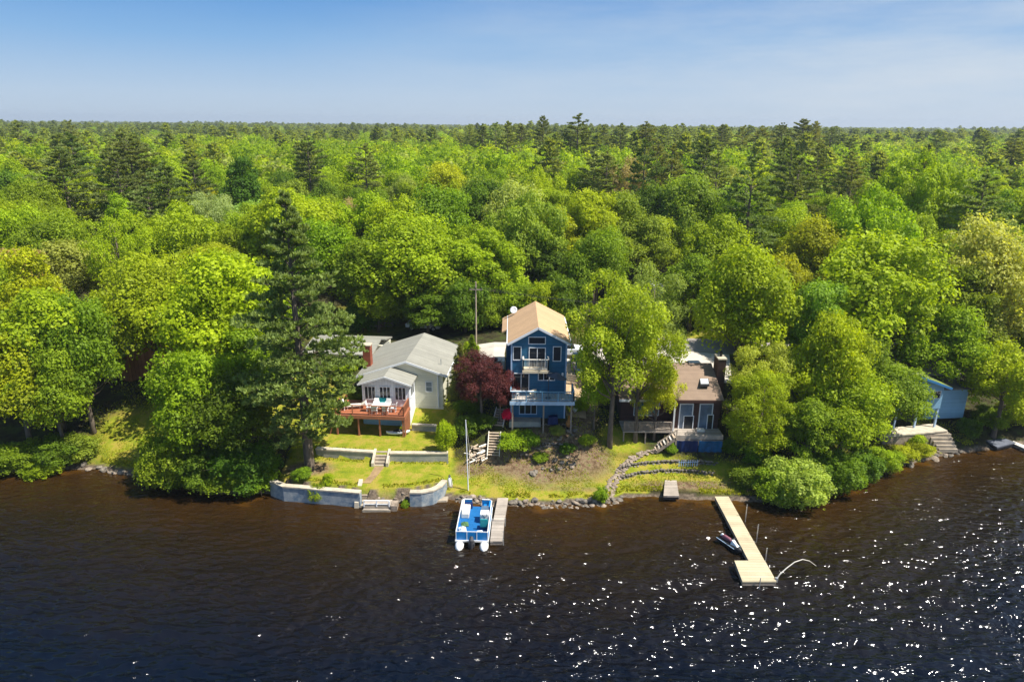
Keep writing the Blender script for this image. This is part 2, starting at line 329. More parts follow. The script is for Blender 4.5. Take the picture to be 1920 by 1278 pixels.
# ------------------------------------------------------------------ water
wx = axis_pts([(-6000,-300,10),(-300,-62,40),(-62,62,800),(62,300,40),(300,6000,10)])
wy_ = axis_pts([(-400,0,6),(0,24,40),(24,65,390),(65,90,10)])
WX, WY = np.meshgrid(wx, wy_); dep = np.clip((shore(WX)-WY)/1.0, -2, 60)
WZ = np.zeros_like(WX); wr_ = np.random.default_rng(3)
PXW = WX+.5*np.sin(WX*.21+WY*.33)+.7*np.sin(WX*.11-WY*.17)      # bend the wave fronts a little
for k in range(64):      # wind chop: many short waves running towards the shore and a little to the left
    lam = .62*(7.0/.62)**(((k % 32)/31)**1.5); th = R(100)+wr_.normal()*R(33 if lam < 2 else 20); kk = 2*math.pi/lam
    am = (.0165 if lam < 1.4 else .0150 if lam < 3 else .010)*lam*.55
    ph = kk*(PXW*math.cos(th)+WY*math.sin(th))+wr_.uniform(0, 6.28); s_ = np.sin(ph)
    env = .55+.9*np.clip(vnoise(WX, WY, 5+3*(k % 5), k % 7)+.2, 0, 1)
    WZ += am*(s_+.25*np.cos(2*ph))*env
calm = np.clip((dep-.3)/13, 0, 1)*.75+.25
WZ = WZ*calm*(.75+.55*np.clip(vnoise(WX, WY, 16, 2)+.4, 0, 1))*smooth(0, 24, WY)*(1-smooth(61, 64, np.abs(WX)))
V = np.stack([WX, WY, WZ], -1).reshape(-1, 3); nx2 = len(wx)
ii = (np.arange(len(wy_)-1)[:, None]*nx2+np.arange(nx2-1)[None]).ravel(); F = np.stack([ii, ii+1, ii+nx2+1, ii+nx2], -1)
me = mesh_np('water', V, F, {'offshore': ('POINT', 'FLOAT', dep.ravel())}, True)
m, t, b = newmat('lake_water'); N = t.nodes.new; K = t.links.new; geo = N('ShaderNodeNewGeometry')
a = N('ShaderNodeAttribute'); a.attribute_name = 'offshore'
wob = nse(.35, 4); ad = N('ShaderNodeMath'); ad.operation = 'MULTIPLY_ADD'; K(wob.outputs['Fac'], ad.inputs[0]); ad.inputs[1].default_value = 7; K(a.outputs['Fac'], ad.inputs[2])
mr = N('ShaderNodeMapRange'); K(ad.outputs[0], mr.inputs['Value']); mr.inputs['From Min'].default_value = 2.5; mr.inputs['From Max'].default_value = 23
r = ramp(mr.outputs[0], [(0, (.10, .045, .006)), (.10, (.030, .0145, .0034)), (.42, (.014, .009, .0045)), (1, (.0022, .0042, .010))]); K(r.outputs[0], b.inputs['Base Color'])
b.inputs['Roughness'].default_value = .10; b.inputs['IOR'].default_value = 1.33; b.inputs['Specular IOR Level'].default_value = .5
def mapg(rz, sc_):
    q = N('ShaderNodeMapping'); K(geo.outputs['Position'], q.inputs['Vector']); q.inputs['Rotation'].default_value = (0, 0, R(rz)); q.inputs['Scale'].default_value = sc_; return q
mpA = mapg(-12, (.34, 1.5, 1)); mpB = mapg(20, (.8, 1.7, 1)); mpC = mapg(-6, (.75, 1.25, 1))
def wn_(mp_, s, det, rg=.55):
    n = N('ShaderNodeTexNoise'); n.inputs['Scale'].default_value = s; n.inputs['Detail'].default_value = det; n.inputs['Roughness'].default_value = rg; K(mp_.outputs[0], n.inputs['Vector']); return n
def mrange(src, a0, a1, b0, b1):
    q = N('ShaderNodeMapRange'); K(src, q.inputs['Value']); q.inputs['From Min'].default_value = a0; q.inputs['From Max'].default_value = a1; q.inputs['To Min'].default_value = b0; q.inputs['To Max'].default_value = b1; return q.outputs[0]
def mth(op, x, y):
    q = N('ShaderNodeMath'); q.operation = op
    for k, v in enumerate((x, y)):
        if isinstance(v, (int, float)): q.inputs[k].default_value = v
        else: K(v, q.inputs[k])
    return q.outputs[0]
n1 = wn_(mpA, .40, 3).outputs['Fac']; n2 = wn_(mpB, 1.3, 1, .5).outputs['Fac']; n3 = wn_(mpC, 5.2, 0, .5).outputs['Fac']
gust = mrange(nse(.045, 3).outputs['Fac'], .38, .62, .6, 1.2); cal = mrange(a.outputs['Fac'], 0, 14, .30, 1.0)
crest = mrange(wn_(mpA, .9, 3).outputs['Fac'], .595, .66, .04, 1.0)
h = mth('ADD', mth('MULTIPLY', n2, .50), mth('MULTIPLY', mth('MULTIPLY', n3, crest), .24))
h = mth('MULTIPLY', mth('MULTIPLY', h, gust), cal)
bp = N('ShaderNodeBump'); bp.inputs['Strength'].default_value = 1; bp.inputs['Distance'].default_value = 1.0; K(h, bp.inputs['Height']); K(bp.outputs['Normal'], b.inputs['Normal'])
me.materials.append(m); wo = bpy.data.objects.new('water', me); C.objects.link(wo); tag(wo, kind='structure')

# ------------------------------------------------------------------ tree meshes
def quads(P, Nn, size, asp=1.0, up_hint=None, wid=.75):
    n = len(P); Nn = Nn/np.maximum(np.linalg.norm(Nn, axis=1, keepdims=True), 1e-6)
    rv = up_hint if up_hint is not None else rng.normal(size=(n, 3))
    U = np.cross(Nn, rv); U /= np.maximum(np.linalg.norm(U, axis=1, keepdims=True), 1e-6); Vv = np.cross(Nn, U)
    s = np.asarray(size).reshape(-1, 1)*.5
    a = P-U*s*asp; b_ = P+Vv*s*wid+U*s*.1; c_ = P+U*s*asp; d_ = P-Vv*s*wid-U*s*.1
    Vt = np.stack([a, b_, c_, d_], 1).reshape(-1, 3); Fq = np.arange(4*n).reshape(n, 4); return Vt, Fq
def sph(n):
    v = rng.normal(size=(n, 3)); return v/np.linalg.norm(v, axis=1, keepdims=True)
def crown(Rr, rz, cz, nl, lr, leaf, per, shell=.8, low=-.55, flat=.85, wild=.25, fill=.25, egg=0.):
    """lobed crown of leaf quads; returns points, normals, sizes, per-leaf value, lobe centres"""
    P = []; NN = []; S = []; LV = []; LC = []
    for k in range(nl):
        zz = low+(1-low)*((k+.5)/nl); zz = zz if rng.random() > .08 else rng.uniform(low, 1)
        az_ = k*2.39996+rng.normal()*.35; q = math.sqrt(max(0, 1-zz*zz))
        inner = rng.random() < fill; f = shell*rng.uniform(.35, .75) if inner else shell*rng.uniform(1-wild, 1+wild*.7)
        taper = 1-egg*max(zz, 0)
        c = np.array([q*math.cos(az_)*Rr*f*taper, q*math.sin(az_)*Rr*f*taper, cz+zz*rz*f])
        r_ = lr*rng.choice([.45, .7, .9, 1.1, 1.45])*rng.uniform(.85, 1.15); LC.append(c)
        n = int(per*(r_/lr)**2); d = sph(n); d[:, 2] = np.abs(d[:, 2])*np.where(rng.random(n) < .78, 1, -1)
        rad = r_*(1-.45*rng.random(n)**2.2); wobble = 1+.30*np.sin(d[:, 0]*7+k)*np.sin(d[:, 1]*6+2*k)
        pts = c+d*(rad*wobble)[:, None]*np.array([1, 1, flat]); P.append(pts)
        NN.append(d*.75+np.array([0, 0, .35])+rng.normal(size=(n, 3))*.45)
        S.append(leaf*rng.uniform(.55, 1.35, n)); LV.append(np.clip(rng.uniform(.25, .75)+rng.normal(size=n)*.2, 0, 1))
    return np.concatenate(P), np.concatenate(NN), np.concatenate(S), np.concatenate(LV), LC
def limbs(mb, LC, top, r0, lean=0, n=14, z0=None):
    base = [(0, 0, -.4), (lean*.1, 0, top*.12), (lean*.4, .1, top*.4), (lean*.8, -.1, top*.7), (lean, 0, top*.92)]
    mb.tube(base, [r0*1.35, r0, r0*.8, r0*.45, r0*.12], 9)
    sel = sorted(range(len(LC)), key=lambda i: rng.random())[:n]
    for i in sel:
        c = LC[i]; hz = max(.15*top, min(c[2]*.62, .8*top)) if z0 is None else max(z0, min(c[2]*.75, .85*top))
        f = hz/top; sx_ = lean*f; p0 = Vector((sx_, 0, hz)); p2 = Vector(c); mid = p0.lerp(p2, .5)+Vector((0, 0, -.08*(p2-p0).length+rng.normal()*.15))
        rr = r0*.42*(1.1-f); mb.tube([p0, mid, p2], [rr, rr*.6, rr*.18], 5, False)
        for _ in range(2):
            e = p2+Vector(rng.normal(size=3)*np.array([.9, .9, .5])); mb.tube([mid.lerp(p2, rng.uniform(.2, .7)), e], [rr*.3, rr*.1], 4, False)
PROTO = {}
def make_tree_proto(name, crown_data, Ht, R0, trunk_r, nlimb=14, mats=(MF, MBK), lean=0.):
    P, Nn, S, LV, LC = crown_data
    Vt, Fq = quads(P, Nn, S)
    cm = mesh_np(name+'_crown', Vt, Fq, {'lv': ('FACE', 'FLOAT', LV)}); cm.materials.append(mats[0])
    mb = MB(); limbs(mb, LC, Ht*.86, trunk_r, lean, nlimb)
    tm = bpy.data.meshes.new(name+'_trunk'); tm.from_pydata([tuple(p) for p in mb.v], [], mb.f); tm.materials.append(mats[1]); tm.polygons.foreach_set('use_smooth', [True]*len(tm.polygons))
    PROTO[name] = (cm, tm, Ht, R0)
for k in range(5):
    make_tree_proto('leafy%d' % k, crown(5, 5.6, 7.6, 70+6*k, 1.15+.08*k, .30, 330, wild=.28, egg=.1*k if k < 3 else 0), 13.9, 5.4, .30)
for k in range(3):
    make_tree_proto('tall%d' % k, crown(3.6, 7, 8.6, 66, 1.02, .28, 320, low=-.8, wild=.28, egg=.35), 16.2, 4.2, .26)
for k in range(3):
    make_tree_proto('sparse%d' % k, crown(4.8, 5.8, 8.6, 80, .95, .22, 280, wild=.34, fill=.3), 15, 5.2, .26, 34, (MF, MBK))
make_tree_proto('feather', crown(4.6, 6.2, 7.0, 90, .85, .17, 420, low=-.85, wild=.2), 13.4, 5.0, .22)
make_tree_proto('fine', crown(4.6, 5.2, 7.2, 110, .8, .17, 330, wild=.22, low=-.6), 12.6, 5.0, .25)
make_tree_proto('broad', crown(6.5, 4.9, 7.0, 110, 1.15, .30, 330, wild=.25, low=-.5), 12.3, 6.9, .34)
for k in range(3):
    make_tree_proto('bush%d' % k, crown(1.45, 1.35, 1.25, 30, .55, .15, 330, low=-.75, wild=.3), 2.8, 1.8, .06, 8)
make_tree_proto('scrub', crown(2.4, 2.6, 2.4, 46, .75, .19, 380, low=-.85, wild=.3), 5.3, 2.8, .10, 10)
def conifer(Ht, R0, whorls, per, tufts, prof, droop=0.02, fan=14, nlen=.46, nw=.30, trunk_r=.3, bare=.12, gap=.0):
    P = []; NN = []; S = []; LV = []; UH = []; mb = MB()
    mb.tube([(0, 0, -.4), (.05, 0, Ht*.3), (-.05, .05, Ht*.65), (0, 0, Ht*.99)], [trunk_r*1.25, trunk_r, trunk_r*.55, .03], 9)
    for wI in range(whorls):
        f = wI/(whorls-1); z = Ht*(bare+(1-bare)*f*.985)
        Lb = R0*prof(f); off = rng.uniform(0, 6.28)
        for j in range(per):
            if rng.random() < gap: continue
            az_ = off+j*6.283/per+rng.normal()*.28; Lk = Lb*rng.uniform(.55, 1.18); el = rng.uniform(.02, .22)+.5*f*f-droop*4*(1-f)
            d = np.array([math.cos(az_)*math.cos(el), math.sin(az_)*math.cos(el), math.sin(el)]); side = np.array([-math.sin(az_), math.cos(az_), 0])
            z0 = np.array([0, 0, z+rng.normal()*.15]); tip = z0+d*Lk; tip[2] -= droop*Lk*Lk*.5*(1-f)
            mb.tube([z0, (z0+tip)/2+np.array([0, 0, .06*Lk]), tip], [.06*(1-f*.7)+.012, .035, .01], 4, False)
            nt_ = max(3, int(tufts*Lk/R0)+2)
            u = rng.uniform(.22, 1.04, nt_)**.8; lat = rng.normal(size=nt_)*.20*Lk*(1.15-u*.6)
            cpos = z0+np.outer(u, tip-z0)+np.outer(lat, side)+np.stack([np.zeros(nt_), np.zeros(nt_), .06*Lk*np.sin(u*3.1)+rng.normal(size=nt_)*.09+.05], -1)
            rep = np.repeat(cpos, fan, 0); n = len(rep)
            dirs = sph(n); dirs[:, 2] = np.abs(dirs[:, 2])*.75+.1; dirs = dirs*.8+d*.6; dirs /= np.linalg.norm(dirs, axis=1, keepdims=True)
            P.append(rep+dirs*nlen*.45); nn = np.cross(dirs, rng.normal(size=(n, 3))); NN.append(nn); UH.append(np.cross(nn, dirs))
            S.append(nlen*rng.uniform(.8, 1.25, n)); LV.append(np.clip(np.repeat(.35+.35*(u-.3)+rng.normal(size=nt_)*.12, fan)+rng.normal(size=n)*.15, 0, 1))
    P = np.concatenate(P); NN = np.concatenate(NN); S = np.concatenate(S); LV = np.concatenate(LV); UH = np.concatenate(UH)
    Vt, Fq = quads(P, NN, S, 1.0, UH, nw)
    return Vt, Fq, LV, mb
def make_conifer(name, Ht, R0, *a, **k):
    Vt, Fq, LV, mb = conifer(Ht, R0, *a, **k)
    cm = mesh_np(name+'_crown', Vt, Fq, {'lv': ('FACE', 'FLOAT', LV)}); cm.materials.append(MP)
    tm = bpy.data.meshes.new(name+'_trunk'); tm.from_pydata([tuple(p) for p in mb.v], [], mb.f); tm.materials.append(MBK)
    PROTO[name] = (cm, tm, Ht, R0)
pine_prof = lambda f: (.45+.55*math.sin(min(1, f*1.8)*math.pi*.5))*(1-f**3.6)*.9+.12
for k in range(3):
    make_conifer('pine%d' % k, 22, 4.4, 19, 6, 22, pine_prof, .012, bare=.25, gap=.26)
make_conifer('bigpine', 23, 6.3, 30, 7, 46, lambda f: (.62+.38*math.sin(min(1, f*2.4)*math.pi*.5))*(1-f**1.5)+.05, .014, fan=15, nlen=.44, trunk_r=.42, bare=.15, gap=.36)
make_conifer('spruce', 7, 1.5, 26, 9, 9, lambda f: (1-f)**.85+.04, .05, fan=10, nlen=.22, trunk_r=.1, bare=.04)
# far forest, light versions
def light(name, kind):
    if kind == 'pine':
        Vt, Fq, LV, mb = conifer(21, 3.8, 14, 5, 7, pine_prof, .015, fan=6, nlen=1.1, nw=.35, bare=.3)
    else:
        P, Nn, S, LV, LC = crown(5, 5, 7.8, 36, 1.5, .62, 80, wild=.28); Vt, Fq = quads(P, Nn, S)
    me = mesh_np(name, Vt, Fq, {'lv': ('FACE', 'FLOAT', LV)}); me.materials.append(MFS); return bpy.data.objects.new(name, me)

ALLT = []   # (x, y, radius) of placed trees
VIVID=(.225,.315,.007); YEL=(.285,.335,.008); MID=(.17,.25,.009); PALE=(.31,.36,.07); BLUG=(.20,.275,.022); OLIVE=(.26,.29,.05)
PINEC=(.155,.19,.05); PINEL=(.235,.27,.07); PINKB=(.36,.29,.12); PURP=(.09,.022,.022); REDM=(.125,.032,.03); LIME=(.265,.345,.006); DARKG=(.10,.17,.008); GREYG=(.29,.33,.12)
def jit(c, s=.12):
    k = 1+rng.normal()*s; return (max(.003, c[0]*k*(1+rng.normal()*.07)), max(.003, c[1]*k), max(.003, c[2]*k), 1)
def tree(proto, x, y, h, Rm, col, name, label, cat, group=None, rot=None, z=None, whole=False):
    cm, tm, Ht, R0 = PROTO[proto]; z = gz(x, y) if z is None else z
    sxy, sz = Rm/R0, h/Ht; rot = rng.uniform(0, 6.28) if rot is None else rot
    e = bpy.data.objects.new(name, None); C.objects.link(e); e.location = (x, y, z-.05); e.rotation_euler[2] = rot; e.scale = (sxy, sxy, sz); e.empty_display_size = .5
    tag(e, label, cat, group)
    c = bpy.data.objects.new('crown', cm); C.objects.link(c); c.parent = e; c.color = jit(col, .07)
    tr = bpy.data.objects.new('trunk', tm); C.objects.link(tr); tr.parent = e
    ALLT.append((x, y, Rm)); return e
def tpx(proto, px, py, Rm, col, name, label, y=None, h=None, cat='tree', group=None, rot=None, zt=None):
    """tree whose top shows at (px,py) of the survey photo: at distance y, or of height h"""
    if y is None:
        best = None
        for yy in np.arange(50, 420, .5):
            p = ony(px, py, yy); e = abs(p.z-gz(p.x, yy)-h)
            if best is None or e < best[0]: best = (e, yy)
        y = best[1]
    p = ony(px, py, y); g = gz(p.x, y)
    return tree(proto, p.x, y, max(1.0, p.z-g), Rm, col, name, label, cat, group, rot)

# ------------------------------------------------------------------ building parts
def window(par, fr, x0, x1, z0, z1, y, n=1, fw_=.07, name='window', trim=M_trim, glass=M_glass, bars=0, side=None):
    """framed window on a wall at local y (facing -y); side='x' puts it on a wall at local x=y facing +x"""
    a = MB(fr); g = MB(fr)
    def bx(mb, u0, u1, v0, v1, w0, w1):
        if side == 'x': mb.box(y-w1, y-w0, u0, u1, v0, v1)
        else: mb.box(u0, u1, y+w0, y+w1, v0, v1)
    bx(a, x0, x1, z0, z0+fw_, -.06, -.003); bx(a, x0, x1, z1-fw_, z1, -.06, -.003)
    bx(a, x0, x0+fw_, z0+fw_, z1-fw_, -.057, -.003); bx(a, x1-fw_, x1, z0+fw_, z1-fw_, -.057, -.003)
    for k in range(1, n):
        xm = x0+(x1-x0)*k/n; bx(a, xm-fw_*.45, xm+fw_*.45, z0+fw_, z1-fw_, -.054, -.003)
    for k in range(bars):
        zm = z0+(z1-z0)*(k+1)/(bars+1); bx(a, x0+fw_, x1-fw_, zm-.018, zm+.018, -.035, -.003)
    f = a.build(name, trim, par)
    bx(g, x0+fw_*.9, x1-fw_*.9, z0+fw_*.9, z1-fw_*.9, -.022, .02); g.build('pane', glass, f)
    return f
def railing(pts, h=1.0, sp=1.5, bal=.13, top=.09, fr=None, mb=None, post=.09, balw=.03):
    mb = mb or MB(fr)
    for a, b in zip(pts[:-1], pts[1:]):
        a = Vector(a); b = Vector(b); Lg = (b-a).length; n = max(1, round(Lg/sp))
        for i in range(n+1):
            p = a.lerp(b, i/n); mb.box(p.x-post/2, p.x+post/2, p.y-post/2, p.y+post/2, p.z-.1, p.z+h-.03)
        mb.bar(a+Vector((0, 0, h)), b+Vector((0, 0, h)), top, .05); mb.bar(a+Vector((0, 0, .12)), b+Vector((0, 0, .12)), .05, .05)
        if bal:
            m_ = int(Lg/bal)
            for i in range(1, m_):
                p = a.lerp(b, i/m_); mb.box(p.x-balw/2, p.x+balw/2, p.y-balw/2, p.y+balw/2, p.z+.12, p.z+h-.02)
    return mb
def gable_body(mb, x0, x1, y0, y1, z0, ze, zr, xr=None):
    xr = (x0+x1)/2 if xr is None else xr
    vs = [(x0,y0,z0),(x1,y0,z0),(x1,y0,ze),(xr,y0,zr),(x0,y0,ze),(x0,y1,z0),(x1,y1,z0),(x1,y1,ze),(xr,y1,zr),(x0,y1,ze)]
    return mb.add(vs, [(0,1,2,3,4),(9,8,7,6,5),(0,4,9,5),(1,6,7,2),(2,7,8,3),(3,8,9,4),(0,5,6,1)])
def gable_roof(mb, x0, x1, y0, y1, ze, zr, xr=None, oh=.3, th=.16):
    xr = (x0+x1)/2 if xr is None else xr
    sl_ = (zr-ze)/(xr-x0); sr_ = (zr-ze)/(x1-xr); e = .015
    zl = ze-sl_*oh+th+e; zrr = ze-sr_*oh+th+e; zt = zr+th+e
    mb.slab([(x0-oh, y0, zl), (xr, y0, zt), (xr, y1, zt), (x0-oh, y1, zl)], th)
    mb.slab([(xr+.002, y0, zt), (x1+oh, y0, zrr), (x1+oh, y1, zrr), (xr+.002, y1, zt)], th)
    return mb
def stairs(mb, x0, x1, ya, za, yb, zb, n, thick=.05, strg=True):
    for i in range(n):
        f = (i+.5)/n; y = ya+(yb-ya)*f; z = za+(zb-za)*(i+1)/n; r_ = abs(yb-ya)/n
        mb.box(x0, x1, y-r_*.52, y+r_*.48, z-thick, z)
    if strg:
        for x in (x0-.05, x1+.05): mb.bar((x, ya, za+.05), (x, yb, zb+.02), .07, .26)
    return mb

# ------------------------------------------------------------------ blue house
E_ = empty('blue_house', (2.45, 58.6, 3.9), 'tall narrow blue clapboard house with tan gable roof and small balcony', 'house')
x0, x1, yf, yb_ = -.08, 4.98, 58.6, 67.4; ZE, ZR = 11.42, 12.78
mb = gable_body(MB(), x0, x1, yf, yb_, 3.6, ZE, ZR, 2.35); mb.box(-.55, x0-.001, 63.0, yb_, 5.5, ZE-.25)
wall = mb.build('wall', M_blue, E_)
mb = MB()
for xx in (x0-.02, x1-.12): MB().box(xx, xx+.14, yf-.03, yf+.1, 4.0, ZE-.05).build('corner_trim', M_bluetrim, E_)
mb = gable_roof(MB(), x0, x1, 58.3, 67.7, ZE, ZR, 2.35, .32, .15)
mb.slab([(-.98, 62.8, ZE-.30), (-.40, 62.8, ZE-.02), (-.40, 67.7, ZE-.02), (-.98, 67.7, ZE-.30)], .14)
rf = mb.build('roof', M_tan, E_)
mb = MB(); s_ = (ZR-ZE)/(2.35-x0)
mb.bar((x0-.33, 58.27, ZE-.33*s_+.03), (2.35, 58.27, ZR+.04), .05, .2); mb.bar((2.35, 58.27, ZR+.04), (x1+.33, 58.27, ZE-.33*(ZR-ZE)/(x1-2.35)+.03), .05, .2)
for xx in (x0-.36, x1+.36): mb.box(xx-.05, xx+.05, 58.3, 67.7, ZE-.18, ZE-.04)
mb.build('fascia', M_trim, rf)
F0 = (0, 0, 0)
def wpx(par, pxa, pya, pxb, pyb, Y, **k):
    a = ony(pxa, pyb, Y); b_ = ony(pxb, pya, Y); return window(par, F0, a.x, b_.x, a.z, b_.z, Y, **k)
wpx(E_, 990.5, 631, 1023.5, 645, yf); wpx(E_, 961.5, 649, 978, 675, yf); wpx(E_, 1036, 649, 1053, 677, yf)
d = wpx(E_, 991, 651, 1023.5, 692, yf, n=2, name='sliding_door'); d['label'] = 'white framed sliding door behind the balcony rail'
wpx(E_, 961.5, 699, 992.5, 735, yf, n=2, name='sliding_door', bars=0)
wpx(E_, 1008.5, 698, 1041, 713, yf, n=3)
wpx(E_, 973, 754, 1007, 776, yf, n=3, name='sliding_door', trim=M_bluetrim)
# balcony
b0 = ony(980, 694, 57.6); b1 = ony(1029, 694, 57.6); zb = b0.z
mb = MB(); mb.box(b0.x, b1.x, 57.6, yf-.004, zb-.1, zb); mb.box(b0.x-.03, b1.x+.03, 57.52, 57.597, zb-.26, zb-.01)
bal = mb.build('balcony', M_beige, E_)
railing([(b0.x+.05, yf-.1, zb), (b0.x+.05, 57.65, zb), (b1.x-.05, 57.65, zb), (b1.x-.05, yf-.1, zb)], 1.0, 2.5, .12, .13, mb=MB()).build('railing', M_cream, bal)
mb = MB()
for xx in (b0.x+.1, b1.x-.15):
    MB().bar((xx, 57.7, zb-.27), (xx, yf-.03, zb-1.0), .08).build('brace', M_post, bal)
# lower deck
zd = 6.46; dx0, dx1, dy = -.12, 5.62, 56.7
mb = MB(); mb.box(dx0, dx1, dy, yf-.004, zd-.12, zd); dk = mb.build('deck', M_woodx, E_)
mb = MB(); mb.box(dx0-.03, dx1+.03, dy-.06, dy-.003, zd-.34, zd-.005); mb.box(dx1+.003, dx1+.05, dy, yf, zd-.34, zd-.005); mb.build('fascia', M_bluetrim, dk)
railing([(dx0+.05, yf-.1, zd), (dx0+.05, dy+.05, zd), (dx1-.05, dy+.05, zd), (dx1-.05, yf+.4, zd)], .92, 1.45, .13, .12, mb=MB(), balw=.04).build('railing', M_bluedk, dk)
mb = MB(); mb.box(dx0, 2.0, dy+.02, dy+.17, zd+.93, zd+.98); mb.build('top_rail', M_trim, dk)
mb = MB()
for xx in (.1, 2.9, 5.4): MB().box(xx-.07, xx+.07, dy+.1, dy+.24, gz(xx, dy)-.3, zd-.125).build('deck_post', M_post, dk)
mb = MB(); mb.box(-.2, 2.7, 57.5, 58.59, 3.3, 4.1); mb.build('foundation_wall', M_cwall2, E_)
mb = MB(); mb.box(4.55, 4.72, yf-.13, yf-.005, 8.2, 8.5); mb.build('wall_lamp', M_trim, E_)
# satellite dish on the roof
E2 = empty('satellite_dish', (.6, 67.0, 11.6), 'white satellite dish on a pole behind the blue house roof', 'satellite dish')
mb = MB(); p = ony(963, 580, 67.0)
mb.tube([(p.x+.3, 67.0, 11.5), (p.x+.25, 67.05, p.z-.3), (p.x, 67.0, p.z)], .035); mb.build('pole', M_metal, E2)
mb = MB(); c0 = Vector((p.x, 66.85, p.z)); nd = Vector((-.15, -.8, .45)).normalized(); u_ = nd.orthogonal().normalized(); v_ = nd.cross(u_)
for k in range(4):
    pass
vs_ = [c0-nd*.10]; fs_ = []
for j in range(1, 4):
    for k in range(16):
        a_ = k*math.pi/8; vs_.append(c0-nd*.10*(1-(j/3)**2)+(u_*math.cos(a_)+v_*math.sin(a_))*.36*j/3)
for k in range(16): fs_.append((0, 1+k, 1+(k+1) % 16))
for j in range(2):
    for k in range(16): a_ = 1+j*16; fs_.append((a_+k, a_+16+k, a_+16+(k+1) % 16, a_+(k+1) % 16))
mb.add(vs_, fs_); o = mb.build('dish', M_white, E2, True); sdm = o.modifiers.new('s', 'SOLIDIFY'); sdm.thickness = .02
mb = MB(); mb.tube([c0-v_*.3, c0+nd*.35-v_*.12], .015); mb.build('feed_arm', M_metal, E2)
# umbrella on the deck
ux, uy = ony(1028, 735, 57.5).x, 57.5
E2 = empty('patio_umbrella', (ux, uy, zd), 'dark grey patio umbrella tilted open on the blue deck', 'umbrella')
mb = MB(); mb.tube([(ux, uy, zd), (ux, uy, zd+2.55)], .03); mb.build('pole', M_dkgrey, E2)
mb = MB(); mb.tube([(ux, uy, zd), (ux, uy, zd+.08), (ux, uy, zd+.16)], [.28, .26, .06], 12); mb.build('base', M_dkgrey, E2)
mb = MB(); cc = Vector((ux+.75, uy+.1, zd+2.35)); rim = [cc+Vector((.95*math.cos(k*math.pi/4), .72*math.sin(k*math.pi/4), -.33-.22*math.cos(k*math.pi/4))) for k in range(8)]
mb.add([cc+Vector((0, 0, .12))]+rim, [(0, 1+k, 1+(k+1) % 8) for k in range(8)]); o = mb.build('canopy', mat('slate_canvas', (.075, .09, .12), .8, .2, 2), E2); q = o.modifiers.new('s', 'SOLIDIFY'); q.thickness = .025
mb = MB(); mb.bar((ux, uy, zd+2.5), tuple(cc+Vector((0, 0, .05))), .04); mb.build('arm', M_dkgrey, E2)
def chair(x, y, z, rz, m, name, label, group=None, cat='chair'):
    e = empty(name, (x, y, z), label, cat, group, rz); fr = (x, y, rz)
    mb = MB(fr); mb.box(-.24, .24, -.24, .24, z+.40, z+.45); mb.build('seat', m, e)
    mb = MB(fr); mb.hexa([(-.24, .2, z+.45), (.24, .2, z+.45), (.24, .25, z+.45), (-.24, .25, z+.45)], [(-.23, .32, z+.95), (.23, .32, z+.95), (.23, .36, z+.95), (-.23, .36, z+.95)]); mb.build('backrest', m, e)
    for sx_, sy_ in ((-.21, -.21), (.21, -.21), (-.21, .21), (.21, .21)):
        mb = MB(fr); mb.box(sx_-.025, sx_+.025, sy_-.025, sy_+.025, z, z+.40); mb.build('leg', m, e)
    for s in (-1, 1):
        mb = MB(fr); mb.bar((s*.26, -.22, z+.64), (s*.26, .28, z+.66), .05, .035); mb.build('armrest', m, e)
    return e
def table(x, y, z, rz, lx, ly, m, label, rnd=False):
    e = empty('patio_table', (x, y, z), label, 'table', None, rz); fr = (x, y, rz); mb = MB(fr)
    if rnd: mb.tube([(0, 0, z+.70), (0, 0, z+.74)], lx/2, 20)
    else: mb.box(-lx/2, lx/2, -ly/2, ly/2, z+.70, z+.74)
    mb.build('tabletop', m, e)
    for sx_ in (-1, 1):
        for sy_ in (-1, 1):
            k = .33 if rnd else .44
            mb = MB(fr); mb.box(sx_*lx*k-.025, sx_*lx*k+.025, sy_*ly*k-.025, sy_*ly*k+.025, z, z+.70); mb.build('leg', m, e)
    return e
chair(.35, 57.6, zd, R(150), M_white, 'patio_chair', 'white patio chair at the left end of the blue house deck')
chair(1.9, 57.5, zd, R(200), M_beige, 'patio_chair', 'beige patio chair on the blue deck under the balcony')
# under and beside the blue house
p = ony(1037, 772, 57.9)
mb = MB(); 
for i in range(5):
    pass
E2 = empty('tarp_bundle', (p.x, 57.9, gz(p.x, 57.9)), 'dark navy tarp folded over boxes under the blue deck', 'tarp')
mb = MB(); g0 = gz(p.x, 57.9); mb.hexa([(p.x-.5, 57.6, g0), (p.x+.5, 57.6, g0), (p.x+.5, 58.3, g0), (p.x-.5, 58.3, g0)], [(p.x-.4, 57.7, g0+.75), (p.x+.42, 57.68, g0+.8), (p.x+.4, 58.2, g0+.85), (p.x-.42, 58.2, g0+.7)]); mb.build('cover', M_navy, E2, bevel=.06)
p = ony(1067, 772, 57.3); g0 = gz(p.x, 57.3)
E2 = empty('clay_chiminea', (p.x, 57.3, g0), 'orange clay chiminea under the right corner of the blue deck', 'chiminea')
mb = MB(); mb.tube([(p.x, 57.3, g0+z_) for z_ in (.15, .3, .5, .7, .85, 1.25)], [.13, .24, .27, .2, .09, .08], 12); mb.build('body', M_orange, E2, True)
for k in range(3):
    a_ = k*2.1; mb = MB(); mb.bar((p.x+.15*math.cos(a_), 57.3+.15*math.sin(a_), g0+.2), (p.x+.25*math.cos(a_), 57.3+.25*math.sin(a_), g0-.02), .04); mb.build('leg', M_black, E2)
